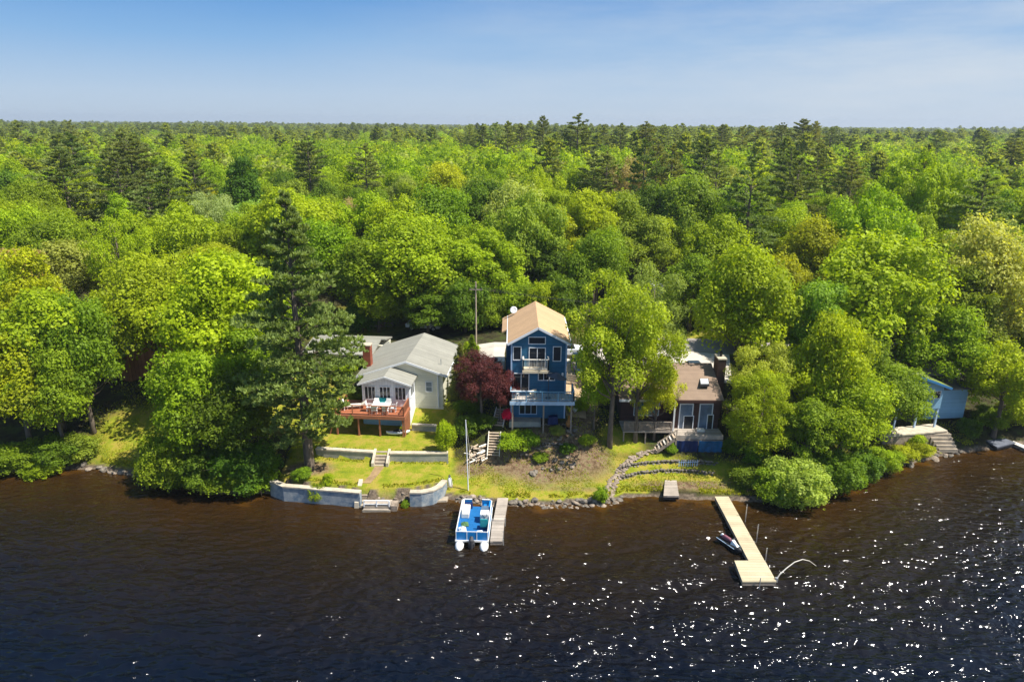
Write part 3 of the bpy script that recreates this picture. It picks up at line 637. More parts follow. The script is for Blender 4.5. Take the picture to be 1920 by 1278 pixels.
def kayak(name, x, y, z, rz, Lk, m, label, tilt=0):
    e = empty(name, (x, y, z), label, name, None, rz); fr = (x, y, rz); mb = MB(fr); vs_ = []; n = 13
    for i in range(n):
        f = i/(n-1)*2-1; wv = .36*(1-abs(f)**2.4)+.01; hh = .18*(1+.5*abs(f)**3)
        ring = [(f*Lk/2, wv, hh), (f*Lk/2, wv*.8, .04), (f*Lk/2, 0, -.02+abs(f)**4*.15), (f*Lk/2, -wv*.8, .04), (f*Lk/2, -wv, hh), (f*Lk/2, 0, hh+.07)]
        vs_ += [(a, b_*math.cos(tilt)-c_*math.sin(tilt), z+.05+c_*math.cos(tilt)+abs(b_)*math.sin(tilt)*.3) for a, b_, c_ in ring]
    fs_ = [(i*6+k, i*6+(k+1) % 6, (i+1)*6+(k+1) % 6, (i+1)*6+k) for i in range(n-1) for k in range(6)]
    mb.add(vs_, fs_); mb.build('hull', m, e, True)
    mb = MB(fr); mb.tube([(-.45, 0, z+.31), (0, 0, z+.335), (.45, 0, z+.31)], [.10, .2, .1], 10); mb.build('cockpit', M_black, e)
    return e
p = at(1067, 727, 6.0); kayak('kayak', p.x+.1, 60.2, gz(p.x, 60.2)+.1, R(80), 2.6, M_yellow, 'yellow kayak lying beside the right wall of the blue house')
p2 = at(1075, 728, 6.0); kayak('kayak', p2.x+.15, 60.3, gz(p2.x+.3, 60.3)+.1, R(84), 2.6, M_white, 'white kayak lying right of the yellow kayak')
# stairs on the hill
def add_stairs(pxl, pyl, zl, pxu, pyu, zu, wd, n, label, m=M_stair, rail=False):
    a = gp(pxl, pyl); b_ = gp(pxu, pyu); zl = a.z+.05; zu = b_.z+.12; ang = math.atan2(b_.y-a.y, b_.x-a.x)-math.pi/2
    e = empty('stairs', (a.x, a.y, zl), label, 'stairs', None, ang); fr = (a.x, a.y, ang); Ly = math.hypot(b_.x-a.x, b_.y-a.y)
    for i in range(n):
        r_ = Ly/n; mb = MB(fr); z_ = zl+(zu-zl)*(i+1)/n; mb.box(-wd/2, wd/2, r_*i, r_*i+r_*.95, z_-.06, z_); mb.build('tread', m, e)
    for s in (-1, 1):
        mb = MB(fr); mb.bar((s*(wd/2+.04), -.05, zl+.08), (s*(wd/2+.04), Ly, zu+.02), .07, .3); mb.build('stringer', M_cream if not rail else m, e)
    if rail:
        mb = railing([(-wd/2-.04, 0, zl), (-wd/2-.04, Ly, zu)], .85, 1.1, .16, .08, fr=fr, mb=MB(fr)); mb.build('handrail', m, e)
    return e
add_stairs(925, 857, 1.35, 928, 812, 3.1, 1.0, 9, 'lower flight of pale wooden stairs below the red maple')
add_stairs(933, 800, 3.5, 941, 768, 4.9, .95, 7, 'upper flight of wooden steps beside the pink azalea')

# ------------------------------------------------------------------ white house (turned four degrees)
FR = (-12.0, 60.5, R(-4)); E_ = empty('white_house', (-12.0, 60.5, 2.3), 'white lakeside house with grey shingle roof, front porch and red deck', 'house', None, R(-4))
mb = gable_body(MB(FR), -2.28, 2.28, 0, 2.6, 2.2, 6.55, 7.3, 0)
mb.build('porch', M_vsiding, E_)
mb = MB(FR); mb.add([(-3.0, 2.5, 2.3), (5.1, 2.5, 2.3), (5.1, 2.5, 6.75), (1.5, 2.5, 7.95), (-3.0, 2.5, 6.45), (-3.0, 11.5, 2.3), (5.1, 11.5, 2.3), (5.1, 11.5, 6.75), (1.5, 11.5, 7.95), (-3.0, 11.5, 6.45)],
    [(0,1,2,3,4),(9,8,7,6,5),(0,4,9,5),(1,6,7,2),(2,7,8,3),(3,8,9,4)]); mb.build('wall', M_siding, E_)
mb = MB(FR)
mb.slab([(-3.5, 2.2, 6.42), (1.5, 2.2, 8.12), (1.5, 11.8, 8.12), (-3.5, 11.8, 6.42)], .16); mb.slab([(1.502, 2.2, 8.12), (5.5, 2.2, 6.76), (5.5, 11.8, 6.76), (1.502, 11.8, 8.12)], .16)
rf = mb.build('roof', M_grayroof, E_)
mb = MB(FR); mb.bar((1.5, 2.17, 8.02), (5.52, 2.17, 6.66), .05, .2); mb.bar((-3.5, 2.17, 6.32), (1.5, 2.17, 8.02), .05, .2); mb.box(5.5, 5.6, 2.2, 11.8, 6.58, 6.72); mb.build('fascia', M_trim, rf)
mb = gable_roof(MB(FR), -2.28, 2.28, -.35, 2.49, 6.55, 7.3, 0, .3, .14); rf2 = mb.build('porch_roof', M_grayroof, E_)
mb = MB(FR); mb.bar((-2.6, -.38, 6.52), (0, -.38, 7.37), .05, .16); mb.bar((0, -.38, 7.37), (2.6, -.38, 6.52), .05, .16); mb.build('fascia', M_trim, rf2)
for xa, xb_, n in ((-2.05, -.95, 3), (-.6, .5, 3), (.88, 1.98, 3)):
    window(E_, FR, xa, xb_, 4.95, 6.3, 0, n=n, bars=0)
window(E_, FR, .5, 1.9, 5.0, 6.2, 2.28, n=2, side='x', name='window'); 
# window() side='x' places on +x wall: u runs along y
window(E_, FR, 3.35, 4.05, 4.9, 6.0, 2.5, n=1, bars=1, glass=M_glassl)
window(E_, FR, 6.5, 7.4, 4.6, 5.7, 5.1, n=2, side='x')
mb = MB(FR); mb.box(4.55, 4.66, 2.38, 2.495, 3.3, 6.7); mb.build('downspout', M_trim, E_)
mb = MB(FR); mb.tube([(4.6, 4.4, 6.8), (4.6, 4.4, 7.7)], .05); mb.build('vent_pipe', M_metal, rf)
ch = MB(FR); ch.box(-3.3, -2.55, 4.3, 5.1, 4.4, 8.85); chm = ch.build('chimney', M_brick, E_)
mb = MB(FR); mb.box(-3.37, -2.48, 4.23, 5.17, 8.852, 8.95); mb.build('cap', M_cap, chm)
# attached garage wing on the left
mb = MB(FR); mb.box(-10.8, -7.4, 9.0, 14.5, 3.4, 6.4); mb.box(-7.398, -3.02, 12.0, 14.5, 3.4, 6.4); mb.box(-4.4, -4.2, 9.2, 9.4, 3.4, 6.3); mb.box(-7.3, -7.1, 9.2, 9.4, 3.4, 6.3); mb.build('garage_wall', M_siding, E_)
mb = MB(FR); mb.slab([(-11.3, 8.4, 6.5), (-3.52, 8.4, 6.5), (-3.52, 12.2, 7.1), (-11.3, 12.2, 7.1)], .15); mb.slab([(-11.3, 12.202, 7.1), (-3.0, 12.202, 7.1), (-3.0, 15.2, 6.5), (-11.3, 15.2, 6.5)], .15)
mb.slab([(-4.0, 9.5, 6.2), (-3.0, 6.6, 6.5), (-1.5, 9.0, 6.95), (-2.6, 12, 7.0)], .12)
mb.build('garage_roof', M_grayroof, E_)
mb = MB(FR); mb.box(-7.0, -4.5, 11.9, 11.99, 3.4, 6.0); mb.build('garage_door', M_darkw, E_)
# deck
zk = 4.3; mb = MB(FR); mb.box(-4.25, 2.28, -2.35, -.004, zk-.12, zk); mb.box(-4.25, -2.35, -.004, 1.2, zk-.12, zk); dk = mb.build('deck', M_redwood, E_)
mb = MB(FR); mb.box(-4.3, 2.33, -2.43, -2.353, zk-.34, zk-.005); mb.box(2.284, 2.33, -2.353, -.01, zk-.34, zk-.005); mb.box(-4.3, -4.254, -2.353, 1.2, zk-.34, zk-.005); mb.build('fascia', M_redrail, dk)
railing([(-4.2, 1.1, zk), (-4.2, -2.3, zk), (2.2, -2.3, zk), (2.2, -.15, zk)], .95, 1.65, .0, .12, fr=FR, mb=MB(FR)).build('railing', M_redrail, dk)
mb = MB(FR)
for yy in (.35, .65): mb.bar((-4.2, -2.3, zk+yy), (2.2, -2.3, zk+yy), .03, .04); mb.bar((-4.2, -2.3, zk+yy), (-4.2, 1.1, zk+yy), .03, .04)
for i in range(16): mb.box(2.19, 2.22, -2.25+i*.13, -2.2+i*.13, zk+.1, zk+.95)
mb.build('rail_bars', M_redrail, dk)
mb = MB(FR)
for xx in (-4.15, -2.1, -.1, 2.1): MB(FR).box(xx-.07, xx+.07, -2.32, -2.18, 2.0, zk-.34).build('deck_post', M_redrail, dk)
for i in range(14): mb.box(2.235, 2.27, -2.3+i*.17, -2.19+i*.17, 2.0, zk-.35)
mb.build('lattice', M_redrail, dk); MB(FR).bar((-4.9, -2.2, 2.2), (-4.3, -2.2, 4.1), .08, .08).build('brace', M_redrail, dk)
mb = MB(FR); mb.box(-4.3, -2.3, .8, 1.0, 2.0, 4.15); mb.box(-2.29, 2.2, -.08, -.004, 2.05, 4.1); mb.build('foundation_wall', M_ltblue, E_)
def wl(x, y): c_, n_ = math.cos(FR[2]), math.sin(FR[2]); return FR[0]+x*c_-y*n_, FR[1]+x*n_+y*c_
tx, ty = wl(-.1, -1.35); table(tx, ty, zk, R(-4), 1.7, .9, M_cream, 'cream rectangular dining table in the middle of the red deck')
for i, (cx_, cy_, rz_, lb) in enumerate(((-.75, -.72, 8, 'white deck chair behind the left half of the dining table'), (.35, -.7, -6, 'white deck chair behind the right half of the dining table'), (-.6, -1.98, 184, 'white deck chair in front of the dining table, nearer the left end'), (.45, -1.98, 175, 'white deck chair in front of the dining table, nearer the right end'), (1.05, -1.35, -86, 'white deck chair at the right end of the dining table'), (-1.25, -1.35, 94, 'white deck chair at the left end of the dining table'), (-3.7, -1.2, 60, 'white deck chair alone in the far left corner of the red deck'))):
    a_, b_ = wl(cx_, cy_); chair(a_, b_, zk, R(rz_-4), M_white, 'deck_chair', lb)
a_, b_ = wl(-.15, -.3); E2 = empty('teal_bench', (a_, b_, zk), 'teal bench against the porch windows on the red deck', 'bench', None, R(-4)); fr2 = (a_, b_, R(-4))
mb = MB(fr2); mb.box(-.65, .65, -.25, .2, zk+.40, zk+.46); mb.build('seat', M_teal, E2)
mb = MB(fr2); mb.box(-.65, .65, .2, .26, zk+.40, zk+.88); mb.build('backrest', M_teal, E2)
for s in (-.58, .58):
    mb = MB(fr2); mb.box(s-.04, s+.04, -.22, .19, zk, zk+.40); mb.build('leg', M_teal, E2)
a_, b_ = wl(-2.7, -.75); E2 = empty('patio_lounger', (a_, b_, zk), 'cream cushioned lounger on the left part of the red deck', 'lounger', None, R(10)); fr2 = (a_, b_, R(10))
mb = MB(fr2); mb.box(-.9, .45, -.3, .3, zk+.28, zk+.36); mb.hexa([(.45, -.3, zk+.28), (.47, -.3, zk+.36), (.47, .3, zk+.36), (.45, .3, zk+.28)], [(.98, -.3, zk+.62), (.94, -.3, zk+.68), (.94, .3, zk+.68), (.98, .3, zk+.62)]); mb.build('cushion', M_cream, E2)
for s in (-.8, .35):
    for q in (-.25, .25):
        mb = MB(fr2); mb.box(s-.03, s+.03, q-.03, q+.03, zk, zk+.28); mb.build('leg', M_metal, E2)
a_, b_ = wl(1.5, -1.9); kayak('canoe', a_+.0, b_+.15, 2.25, R(8), 2.2, M_white, 'white upturned canoe lying under the right end of the red deck')

# ------------------------------------------------------------------ sea walls, terrace wall, garden steps, path
def strip_wall(name, pts, z0, zt, th, m, cap, label, cat='wall', capw=.12):
    """wall along ground points; th to the inland side"""
    e = empty(name, (pts[0][0], pts[0][1], z0), label, cat); a = MB(); c_ = MB(); n = len(pts)
    P2 = [Vector((p[0], p[1], 0)) for p in pts]; nr = []
    for i in range(n):
        d_ = (P2[min(i+1, n-1)]-P2[max(i-1, 0)]).normalized(); nr.append(Vector((-d_.y, d_.x, 0)))
    zz = zt if hasattr(zt, '__len__') else [zt]*n
    for i in range(n-1):
        q = [P2[i], P2[i+1], P2[i+1]+nr[i+1]*th, P2[i]+nr[i]*th]; zz_ = [zz[i], zz[i+1], zz[i+1], zz[i]]
        a.hexa([(p.x, p.y, z0) for p in q], [(p.x, p.y, z-.005) for p, z in zip(q, zz_)])
        q = [P2[i]-nr[i]*.05, P2[i+1]-nr[i+1]*.05, P2[i+1]+nr[i+1]*(th+.05), P2[i]+nr[i]*(th+.05)]
        c_.hexa([(p.x, p.y, z-.004) for p, z in zip(q, zz_)], [(p.x, p.y, z+capw) for p, z in zip(q, zz_)])
    a.build('wall_face', m, e); c_.build('capstone', cap, e); return e
swl = [at(505, 902, 1.35), at(530, 912, 1.35), at(560, 914, 1.35), at(600, 918, 1.35), at(640, 921, 1.35), at(674, 924, 1.35)]
strip_wall('seawall', [(p.x, p.y) for p in swl], -.6, 1.27, .42, M_cwall, M_cap, 'long blue-painted concrete seawall left of the shore steps')
swr = [at(768, 925, 1.2), at(790, 925, 1.2), at(812, 921, 1.2), at(828, 913, 1.2), at(838, 902, 1.2)]
strip_wall('seawall', [(p.x, p.y) for p in swr], -.6, 1.2, .42, M_cwall, M_cap, 'short curved concrete seawall right of the shore steps')
strip_wall('terrace_wall', [(-17.5, 55.35), (-14.5, 55.0), (-12.25, 54.75)], 1.0, 2.2, .38, M_cwall2, M_cap, 'pale capped terrace wall left of the garden steps')
strip_wall('terrace_wall', [(-10.75, 54.6), (-8, 54.6), (-5.6, 54.7)], 1.0, 2.2, .38, M_cwall2, M_cap, 'terrace wall right of the garden steps ending at the shrub')
p0 = at(772, 800, 2.6); p1 = at(818, 802, 2.6); strip_wall('garden_wall', [(p0.x, p0.y), (p1.x, p1.y)], 2.0, 2.75, .25, M_cwall2, M_cap, 'low concrete wall beside the lawn right of the red deck')
E2 = empty('garden_steps', (-11.5, 54.5, 1.2), 'concrete garden steps with cheek walls in the terrace wall', 'steps')
for i in range(5):
    mb = MB(); mb.box(-12.0, -11.0, 53.9+i*.26, 53.9+(i+1)*.26-.002, 1.1, 1.42+i*.2); mb.build('step', M_conc, E2)
for xx in (-12.24, -10.98):
    mb = MB(); mb.hexa([(xx, 53.75, 1.0), (xx+.22, 53.75, 1.0), (xx+.22, 55.3, 1.0), (xx, 55.3, 1.0)], [(xx, 53.75, 1.75), (xx+.22, 53.75, 1.75), (xx+.22, 55.3, 2.4), (xx, 55.3, 2.4)]); mb.build('cheek_wall', M_cap, E2)
pa = [at(700, 865, 1.45), at(723, 865, 1.45), at(700, 900, 1.35), at(683, 900, 1.35)]
def sheet(name, poly, m, dz=.012, kind='structure', dens=.5):
    """ground sheet draped over the terrain inside a quad strip (pairs of points left/right)"""
    mb = MB(); rows = []
    for (a, b_), (c_, d_) in zip(poly[:-1], poly[1:]):
        n = max(1, int((Vector(c_)-Vector(a)).length/dens))
        for i in range(n+(1 if (c_, d_) == poly[-1] else 0)):
            f = i/n; rows.append((Vector(a).lerp(Vector(c_), f), Vector(b_).lerp(Vector(d_), f)))
    wn = max(2, int(max((r_[1]-r_[0]).length for r_ in rows)/dens)+1); vs_ = []
    for a, b_ in rows:
        for k in range(wn+1):
            p = a.lerp(b_, k/wn); vs_.append((p.x, p.y, gz(p.x, p.y)+dz))
    fs_ = [(i*(wn+1)+k, i*(wn+1)+k+1, (i+1)*(wn+1)+k+1, (i+1)*(wn+1)+k) for i in range(len(rows)-1) for k in range(wn)]
    mb.add(vs_, fs_); o = mb.build(name, m); tag(o, kind=kind); return o
sheet('path', [((-11.95, 53.8), (-11.1, 53.8)), ((-12.1, 52.4), (-11.4, 52.4)), ((-12.5, 51.1), (-11.8, 51.1))], M_wtan, .03)
E2 = empty('shore_steps', (-12.0, 50.4, 0), 'concrete shore steps with dark treads between the two seawalls', 'steps')
for i in range(6):
    mb = MB(); y_ = 49.35+i*.32; mb.box(-12.45+.0*i, -11.7, y_, y_+.318, -.4, .18+i*.2); mb.build('step', M_conc, E2)
for i in range(3):
    mb = MB(); y_ = 50.02+i*.42; mb.box(-12.35, -11.8, y_, y_+.2, .66+i*.24, .74+i*.24); mb.build('tread', M_post, E2)
mb = MB(); mb.hexa([(-12.85, 49.2, -.5), (-12.46, 49.2, -.5), (-12.46, 51.3, -.5), (-12.85, 51.3, -.5)], [(-12.8, 49.3, .5), (-12.46, 49.3, .5), (-12.46, 51.3, 1.55), (-12.8, 51.3, 1.55)]); mb.build('cheek_wall', M_cap, E2)
# wooden landing at the water
a = at(689, 925, .55); b_ = at(740, 948, .3)
E2 = empty('landing_platform', (-10.9, 48.9, 0), 'small wooden landing platform at the foot of the shore steps', 'platform')
mb = MB(); mb.box(a.x, a.x+2.2, 49.0, 49.95, .32, .42); mb.box(a.x, a.x+2.2, 48.72, 48.98, .05, .15); mb.build('planks', M_wood, E2)
mb = MB(); mb.box(a.x-.04, a.x+2.24, 48.66, 48.715, -.4, .2); mb.box(a.x, a.x+2.2, 48.985, 49.05, -.3, .315); mb.build('front_boards', M_conc, E2)
railing([(a.x+.05, 49.0, .42), (a.x+2.1, 49.0, .42)], .45, 1.1, 0, .07, mb=MB()).build('railing', M_trim, E2)
mb = MB(); mb.box(a.x+2.25, a.x+2.75, 48.8, 49.7, -.3, .5); mb.build('corner_box', M_stone, E2)
# retaining slabs at the water line
for i, (xa, xb_, pyy, lb) in enumerate(((645, 686, 941, 'flat concrete slab at the waterline left of the landing platform'), (757, 796, 944, 'flat stone slab at the waterline below the short seawall'), (798, 840, 938, 'flat stone slab at the waterline towards the pontoon boat'))):
    p = at(xa, pyy, .1); q = at(xb_, pyy-2, .1); e = MB(); rr = random.Random(i); e.hexa([(p.x, p.y-.25, -.3), (q.x, q.y-.2, -.3), (q.x, q.y+.5, -.3), (p.x, p.y+.45, -.3)], [(p.x+.05, p.y-.15, .12), (q.x-.1, q.y-.2, .16), (q.x, q.y+.4, .2), (p.x, p.y+.4, .14)])
    o = e.build('stone_slab', M_conc, None, bevel=.05); tag(o, lb, 'stone slab')
# stones -------------------------------------------------------------------
def rock_mesh(k, m):
    r_ = np.random.default_rng(100+k); bm = MB(); import bmesh
    b = bmesh.new(); bmesh.ops.create_icosphere(b, subdivisions=2, radius=1)
    cuts = r_.normal(size=(9, 3)); cuts /= np.linalg.norm(cuts, axis=1, keepdims=True); hs_ = r_.uniform(.55, .9, 9)
    for v in b.verts:
        c_ = np.array(v.co)
        for n_, h_ in zip(cuts, hs_):
            dd = c_@n_
            if dd > h_: c_ = c_-n_*(dd-h_)
        v.co = c_*np.array([1, .8, .6])
    me = bpy.data.meshes.new('rock'); b.to_mesh(me); b.free(); me.materials.append(m); return me
ROCKS = [rock_mesh(k, M_stone if k % 2 else M_stonegr) for k in range(7)]
def rock(x, y, s, label, group, z=None):
    o = bpy.data.objects.new('rock', random.choice(ROCKS)); C.objects.link(o); o.location = (x, y, (max(gz(x, y), -.05) if z is None else z)+s*.2); s *= random.uniform(.8, 1.2)
    o.scale = (s*random.uniform(.8, 1.3), s*random.uniform(.8, 1.2), s*random.uniform(.7, 1.1)); o.rotation_euler = (random.uniform(-.2, .2), random.uniform(-.2, .2), random.uniform(0, 6.28)); tag(o, label, 'rock', group); return o
for i in range(130):
    x = -4.6+14.0*(i+random.random())/130; y = float(shore(x))+random.uniform(-.35, .45)
    if -1.2 < x < .4 and random.random() < .6: continue
    sz = random.choice([.14, .18, .24, .32]); rock(x, y, sz, '%s fieldstone in the riprap edge %s' % ('large' if sz > .3 else 'mid-sized' if sz > .2 else 'small', 'behind the pontoon boat' if x < -1.2 else 'right beside the narrow dock' if x < 2 else 'below the sunny lawn' if x < 6 else 'near the bright upright bush'), 'stones of the riprap shoreline')
for i in range(24):
    x = -11.5+3.0*random.random(); y = 49.9+random.random()*.8; rock(x, y, random.choice([.14, .2, .25]), 'grey boulder heaped behind the landing platform', 'stones between the seawalls', z=random.uniform(.3, 1.1)*(y-49.6))
for i in range(30):
    x = 31+13*(i/30)+random.random()*.3; y = float(shore(x))+random.uniform(-.3, .5); sz = random.choice([.2, .3, .42]); rock(x, y, sz, '%s boulder on the right shore %s' % ('large' if sz > .4 else 'mid-sized' if sz > .25 else 'small', 'at the foot of the dark bush' if x < 35 else 'below the tan patio wall' if x < 39 else 'at the foot of the broad stone steps' if x < 41.5 else 'towards the floating dock'), 'boulders on the right shore')
for i in range(12):
    x = -39+8*(i/12)+random.random()*.3; y = float(shore(x))+random.uniform(-.2, .5); rock(x, y, random.choice([.2, .3, .4]), 'boulder on the shore below the clearing at far left', 'boulders on the left shore')
def drystone(pts, h, w_, label, m=None, dz=-.15, s=.2):
    """dry stone wall: one mesh of fitted stones"""
    P = []; V_ = []; F_ = []
    pts = [Vector((p[0], p[1], 0)) for p in pts]; Ls = [0]
    for a, b_ in zip(pts[:-1], pts[1:]): Ls.append(Ls[-1]+(b_-a).length)
    nst = int(Ls[-1]/(s*1.5)); src = ROCKS[0]; mb = MB()
    for lay in range(max(1, int(h/(s*1.1)))):
        for i in range(nst):
            for q_ in range(max(1, int(w_/(s*1.5)))):
                d_ = (i+.5*(lay % 2)+random.uniform(-.2, .2))*s*1.5; k = min(len(pts)-2, max(0, int(np.searchsorted(Ls, d_))-1)); f = (d_-Ls[k])/(Ls[k+1]-Ls[k]); p = pts[k].lerp(pts[k+1], min(1, f))
                me_ = random.choice(ROCKS); mt = Matrix.Translation((p.x, p.y+q_*s*1.4+random.uniform(-.06, .06), gz(p.x, p.y)+dz+(lay+.5)*s*1.15)) @ Matrix.Rotation(random.uniform(0, 6), 4, 'Z') @ Matrix.Diagonal((s*random.uniform(.8, 1.25), s*random.uniform(.8, 1.2), s*random.uniform(.7, 1.1), 1))
                mb.add([tuple(mt @ v.co) for v in me_.vertices], [tuple(p_.vertices) for p_ in me_.polygons])
    o = mb.build('stone_wall', m or M_stonegr); tag(o, label, 'stone wall'); return o
def wpts(l, z): return [tuple(gp(px, py)[:2]) for px, py in l]
drystone(wpts([(975, 858), (985, 845), (1010, 836), (1040, 834), (1058, 838)], 1.9), .5, .4, 'curved dry stone wall on the slope below the blue house')
drystone(wpts([(1160, 880), (1185, 873), (1225, 868), (1270, 866), (1320, 868), (1350, 872)], 1.3), .5, .4, 'upper stone terrace wall below the brown house')
drystone(wpts([(1165, 897), (1200, 888), (1240, 884), (1290, 884), (1340, 890)], .9), .55, .4, 'lower stone terrace wall just above the grassy bank')
drystone(wpts([(1000, 797), (1040, 794), (1085, 800)], 3.5), .4, .5, 'rough ledge of stones under the blue deck')
# curved stone footpath of flagstones
fp = wpts([(1232, 843), (1205, 850), (1185, 860), (1172, 872), (1163, 886), (1150, 900), (1145, 915), (1140, 930)], 1.2)
mb = MB()
for i in range(34):
    f = i/33*(len(fp)-1); k = min(int(f), len(fp)-2); p = Vector(fp[k]).lerp(Vector(fp[k+1]), f-k); me_ = random.choice(ROCKS)
    for q_ in (-1, 1):
        x_ = p.x+q_*.25+random.uniform(-.1, .1); y_ = p.y+random.uniform(-.1, .1); mt = Matrix.Translation((x_, y_, gz(x_, y_)+.03)) @ Matrix.Rotation(random.uniform(0, 6), 4, 'Z') @ Matrix.Diagonal((.3, .26, .16, 1))
        mb.add([tuple(mt @ v.co) for v in me_.vertices], [tuple(p_.vertices) for p_ in me_.polygons])
o = mb.build('stone_path', M_stone); tag(o, 'winding flagstone path from the brown house stairs down to the water', 'stone path')
for i in range(34):
    qx, qy = random.uniform(985, 1085), random.uniform(805, 893); p = gp(qx, qy); sz = random.choice([.15, .22, .3]); rock(p.x, p.y, sz, '%s loose rock on the %s %s side of the bare slope below the blue deck' % ('large' if sz > .25 else 'mid-sized' if sz > .2 else 'small', 'upper' if qy < 835 else 'middle' if qy < 865 else 'lower', 'left' if qx < 1035 else 'right'), 'loose rocks on the slope')
# woven driftwood pile
E2 = empty('firewood_pile', tuple(gp(885, 850)), 'heap of criss-crossed split firewood beside the flagpole', 'woodpile')
for i in range(34):
    p = gp(random.uniform(878, 910), random.uniform(838, 868)); z_ = gz(p.x, p.y)+random.uniform(.05, .35); a_ = random.choice([.6, -.6, 1.2])+random.uniform(-.3, .3); l_ = random.uniform(.3, .55)
    mb = MB(); mb.tube([(p.x-l_*math.cos(a_), p.y-l_*math.sin(a_), z_), (p.x+l_*math.cos(a_), p.y+l_*math.sin(a_), z_+random.uniform(-.1, .1))], random.uniform(.05, .08), 6); mb.build('log', M_stair if i % 3 else M_cream, E2)
# flagpole
b_ = at(878, 913, .75); tp = ony(873, 787, b_.y+.1)
E2 = empty('flagpole', (b_.x, b_.y, gz(b_.x, b_.y)), 'thin white flagpole with a halyard on the lawn by the pontoon boat', 'flagpole')
mb = MB(); mb.tube([(b_.x, b_.y, .2), tuple(tp)], [.05, .035]); mb.build('pole', M_trim, E2)
q = ony(880, 840, b_.y+.3); mb = MB(); mb.tube([tuple(tp), (q.x, b_.y+.3, q.z), (b_.x+.1, b_.y, 1.6)], .015, 5); mb.build('halyard', M_cream, E2)
# white wrapped thing by the sea wall end
p = at(843, 897, 1.2); g0 = gz(p.x, p.y)
E2 = empty('garden_statue', (p.x, p.y, g0), 'small weathered white garden statue at the end of the short seawall', 'statue')
mb = MB(); mb.tube([(p.x, p.y, g0+z_) for z_ in (0, .15, .45, .7, .85)], [.2, .24, .2, .17, .07], 10); mb.build('robe', M_white, E2, True)
mb = MB(); mb.tube([(p.x, p.y, g0+z_) for z_ in (.84, .9, 1.0, 1.08)], [.05, .1, .1, .03], 10); mb.build('head', M_stone, E2, True)
mb = MB(); mb.box(p.x-.26, p.x+.26, p.y-.26, p.y+.26, g0-.15, g0+.08); mb.build('plinth', M_conc, E2)

# ------------------------------------------------------------------ brown house on the right
E_ = empty('brown_house', (16, 58.5, 3.0), 'dark brown house with brown shingle roof, tall glazed front and deck', 'house')
ex0, ex1, ey, ez = 14.85, 19.05, 57.45, 6.42; ry, rz_ = 62.4, 8.25
mb = MB(); mb.add([(14.95, 57.95, 2.4), (19.1, 57.95, 2.4), (19.1, 57.95, 6.5), (14.95, 57.95, 6.5), (14.95, 67, 2.4), (19.1, 67, 2.4), (19.1, 67, 6.4), (14.95, 67, 6.4), (14.95, 62.4, 8.1), (19.1, 62.4, 8.1)],
    [(0,1,2,3),(5,4,7,6),(1,5,6,9,2),(4,0,3,8,7)]); mb.build('wall', M_darkw, E_)
mb = MB(); mb.slab([(ex0, ey, ez), (ex1+.25, ey, ez), (ex1+.25, ry, rz_), (ex0, ry, rz_)], .17); mb.slab([(ex0, ry+.002, rz_), (ex1+.25, ry+.002, rz_), (ex1+.25, 67.3, 6.4), (ex0, 67.3, 6.4)], .17)
rf = mb.build('roof', M_brownroof, E_)
mb = MB(); mb.box(ex0, ex1+.25, ey-.06, ey-.003, ez-.28, ez-.04); mb.build('fascia', M_darkw, rf)
# front glazing
for (a_, b_, n_) in ((1270, 1301, 1), (1307, 1338, 1)):
    p = ony(a_, 809, 57.93); q = ony(b_, 756, 57.93)
    f = window(E_, F0, p.x, q.x, p.z, q.z, 57.93, n=1, fw_=.10, name='glazed_panel', glass=M_glassl)
    f['label'] = 'tall white framed glazed panel'
p = ony(1279, 806, 57.9); q = ony(1301, 778, 57.9); window(E_, F0, p.x, q.x, p.z, q.z, 57.86, n=1, name='sliding_door')
p = ony(1323, 806, 57.9); q = ony(1338, 776, 57.9); window(E_, F0, p.x, q.x, p.z, q.z, 57.86, n=1, name='sliding_door')
p = ony(1262, 810, 57.3); mb = MB(); mb.box(p.x-.07, p.x+.07, 57.35, 57.49, 2.6, 6.3); mb.build('porch_post', M_white, E_)
# skylight
def onroof(px, py, y): 
    z = ez+(y-ey)*(rz_-ez)/(ry-ey); return at(px, py, z)
for _ in range(1):
    pts_ = []
    for (px, py) in ((1313, 724), (1330, 724), (1327, 701), (1310, 701)):
        y = 60
        for _i in range(12): y = onroof(px, py, y).y
        p = onroof(px, py, y); pts_.append((p.x, p.y, p.z))
mb = MB(); mb.hexa([(p[0], p[1], p[2]-.02) for p in pts_], [(p[0], p[1], p[2]+.16) for p in pts_]); sk = mb.build('skylight', M_dkgrey, E_)
cxs = sum(p[0] for p in pts_)/4; cys = sum(p[1] for p in pts_)/4; czs = sum(p[2] for p in pts_)/4
mb = MB(); mb.add([(cxs+(p[0]-cxs)*.85, cys+(p[1]-cys)*.85, czs+(p[2]-czs)*.85+.165) for p in pts_], [(0, 1, 2, 3)]); mb.build('pane', mat('skylight_white', (.75, .78, .8), .15, .05, 1, spec=.6), sk)
mb = MB(); mb.box(19.32, 20.05, 60.3, 61.7, 3, 9.3); chm = mb.build('chimney', M_dkbrick, E_)
mb = MB(); mb.box(19.27, 20.1, 60.25, 61.75, 9.302, 9.42); mb.build('cap', M_cap, chm); mb = MB(); mb.tube([(19.7, 61, 9.42), (19.7, 61, 9.9)], .12); mb.build('flue', M_black, chm)
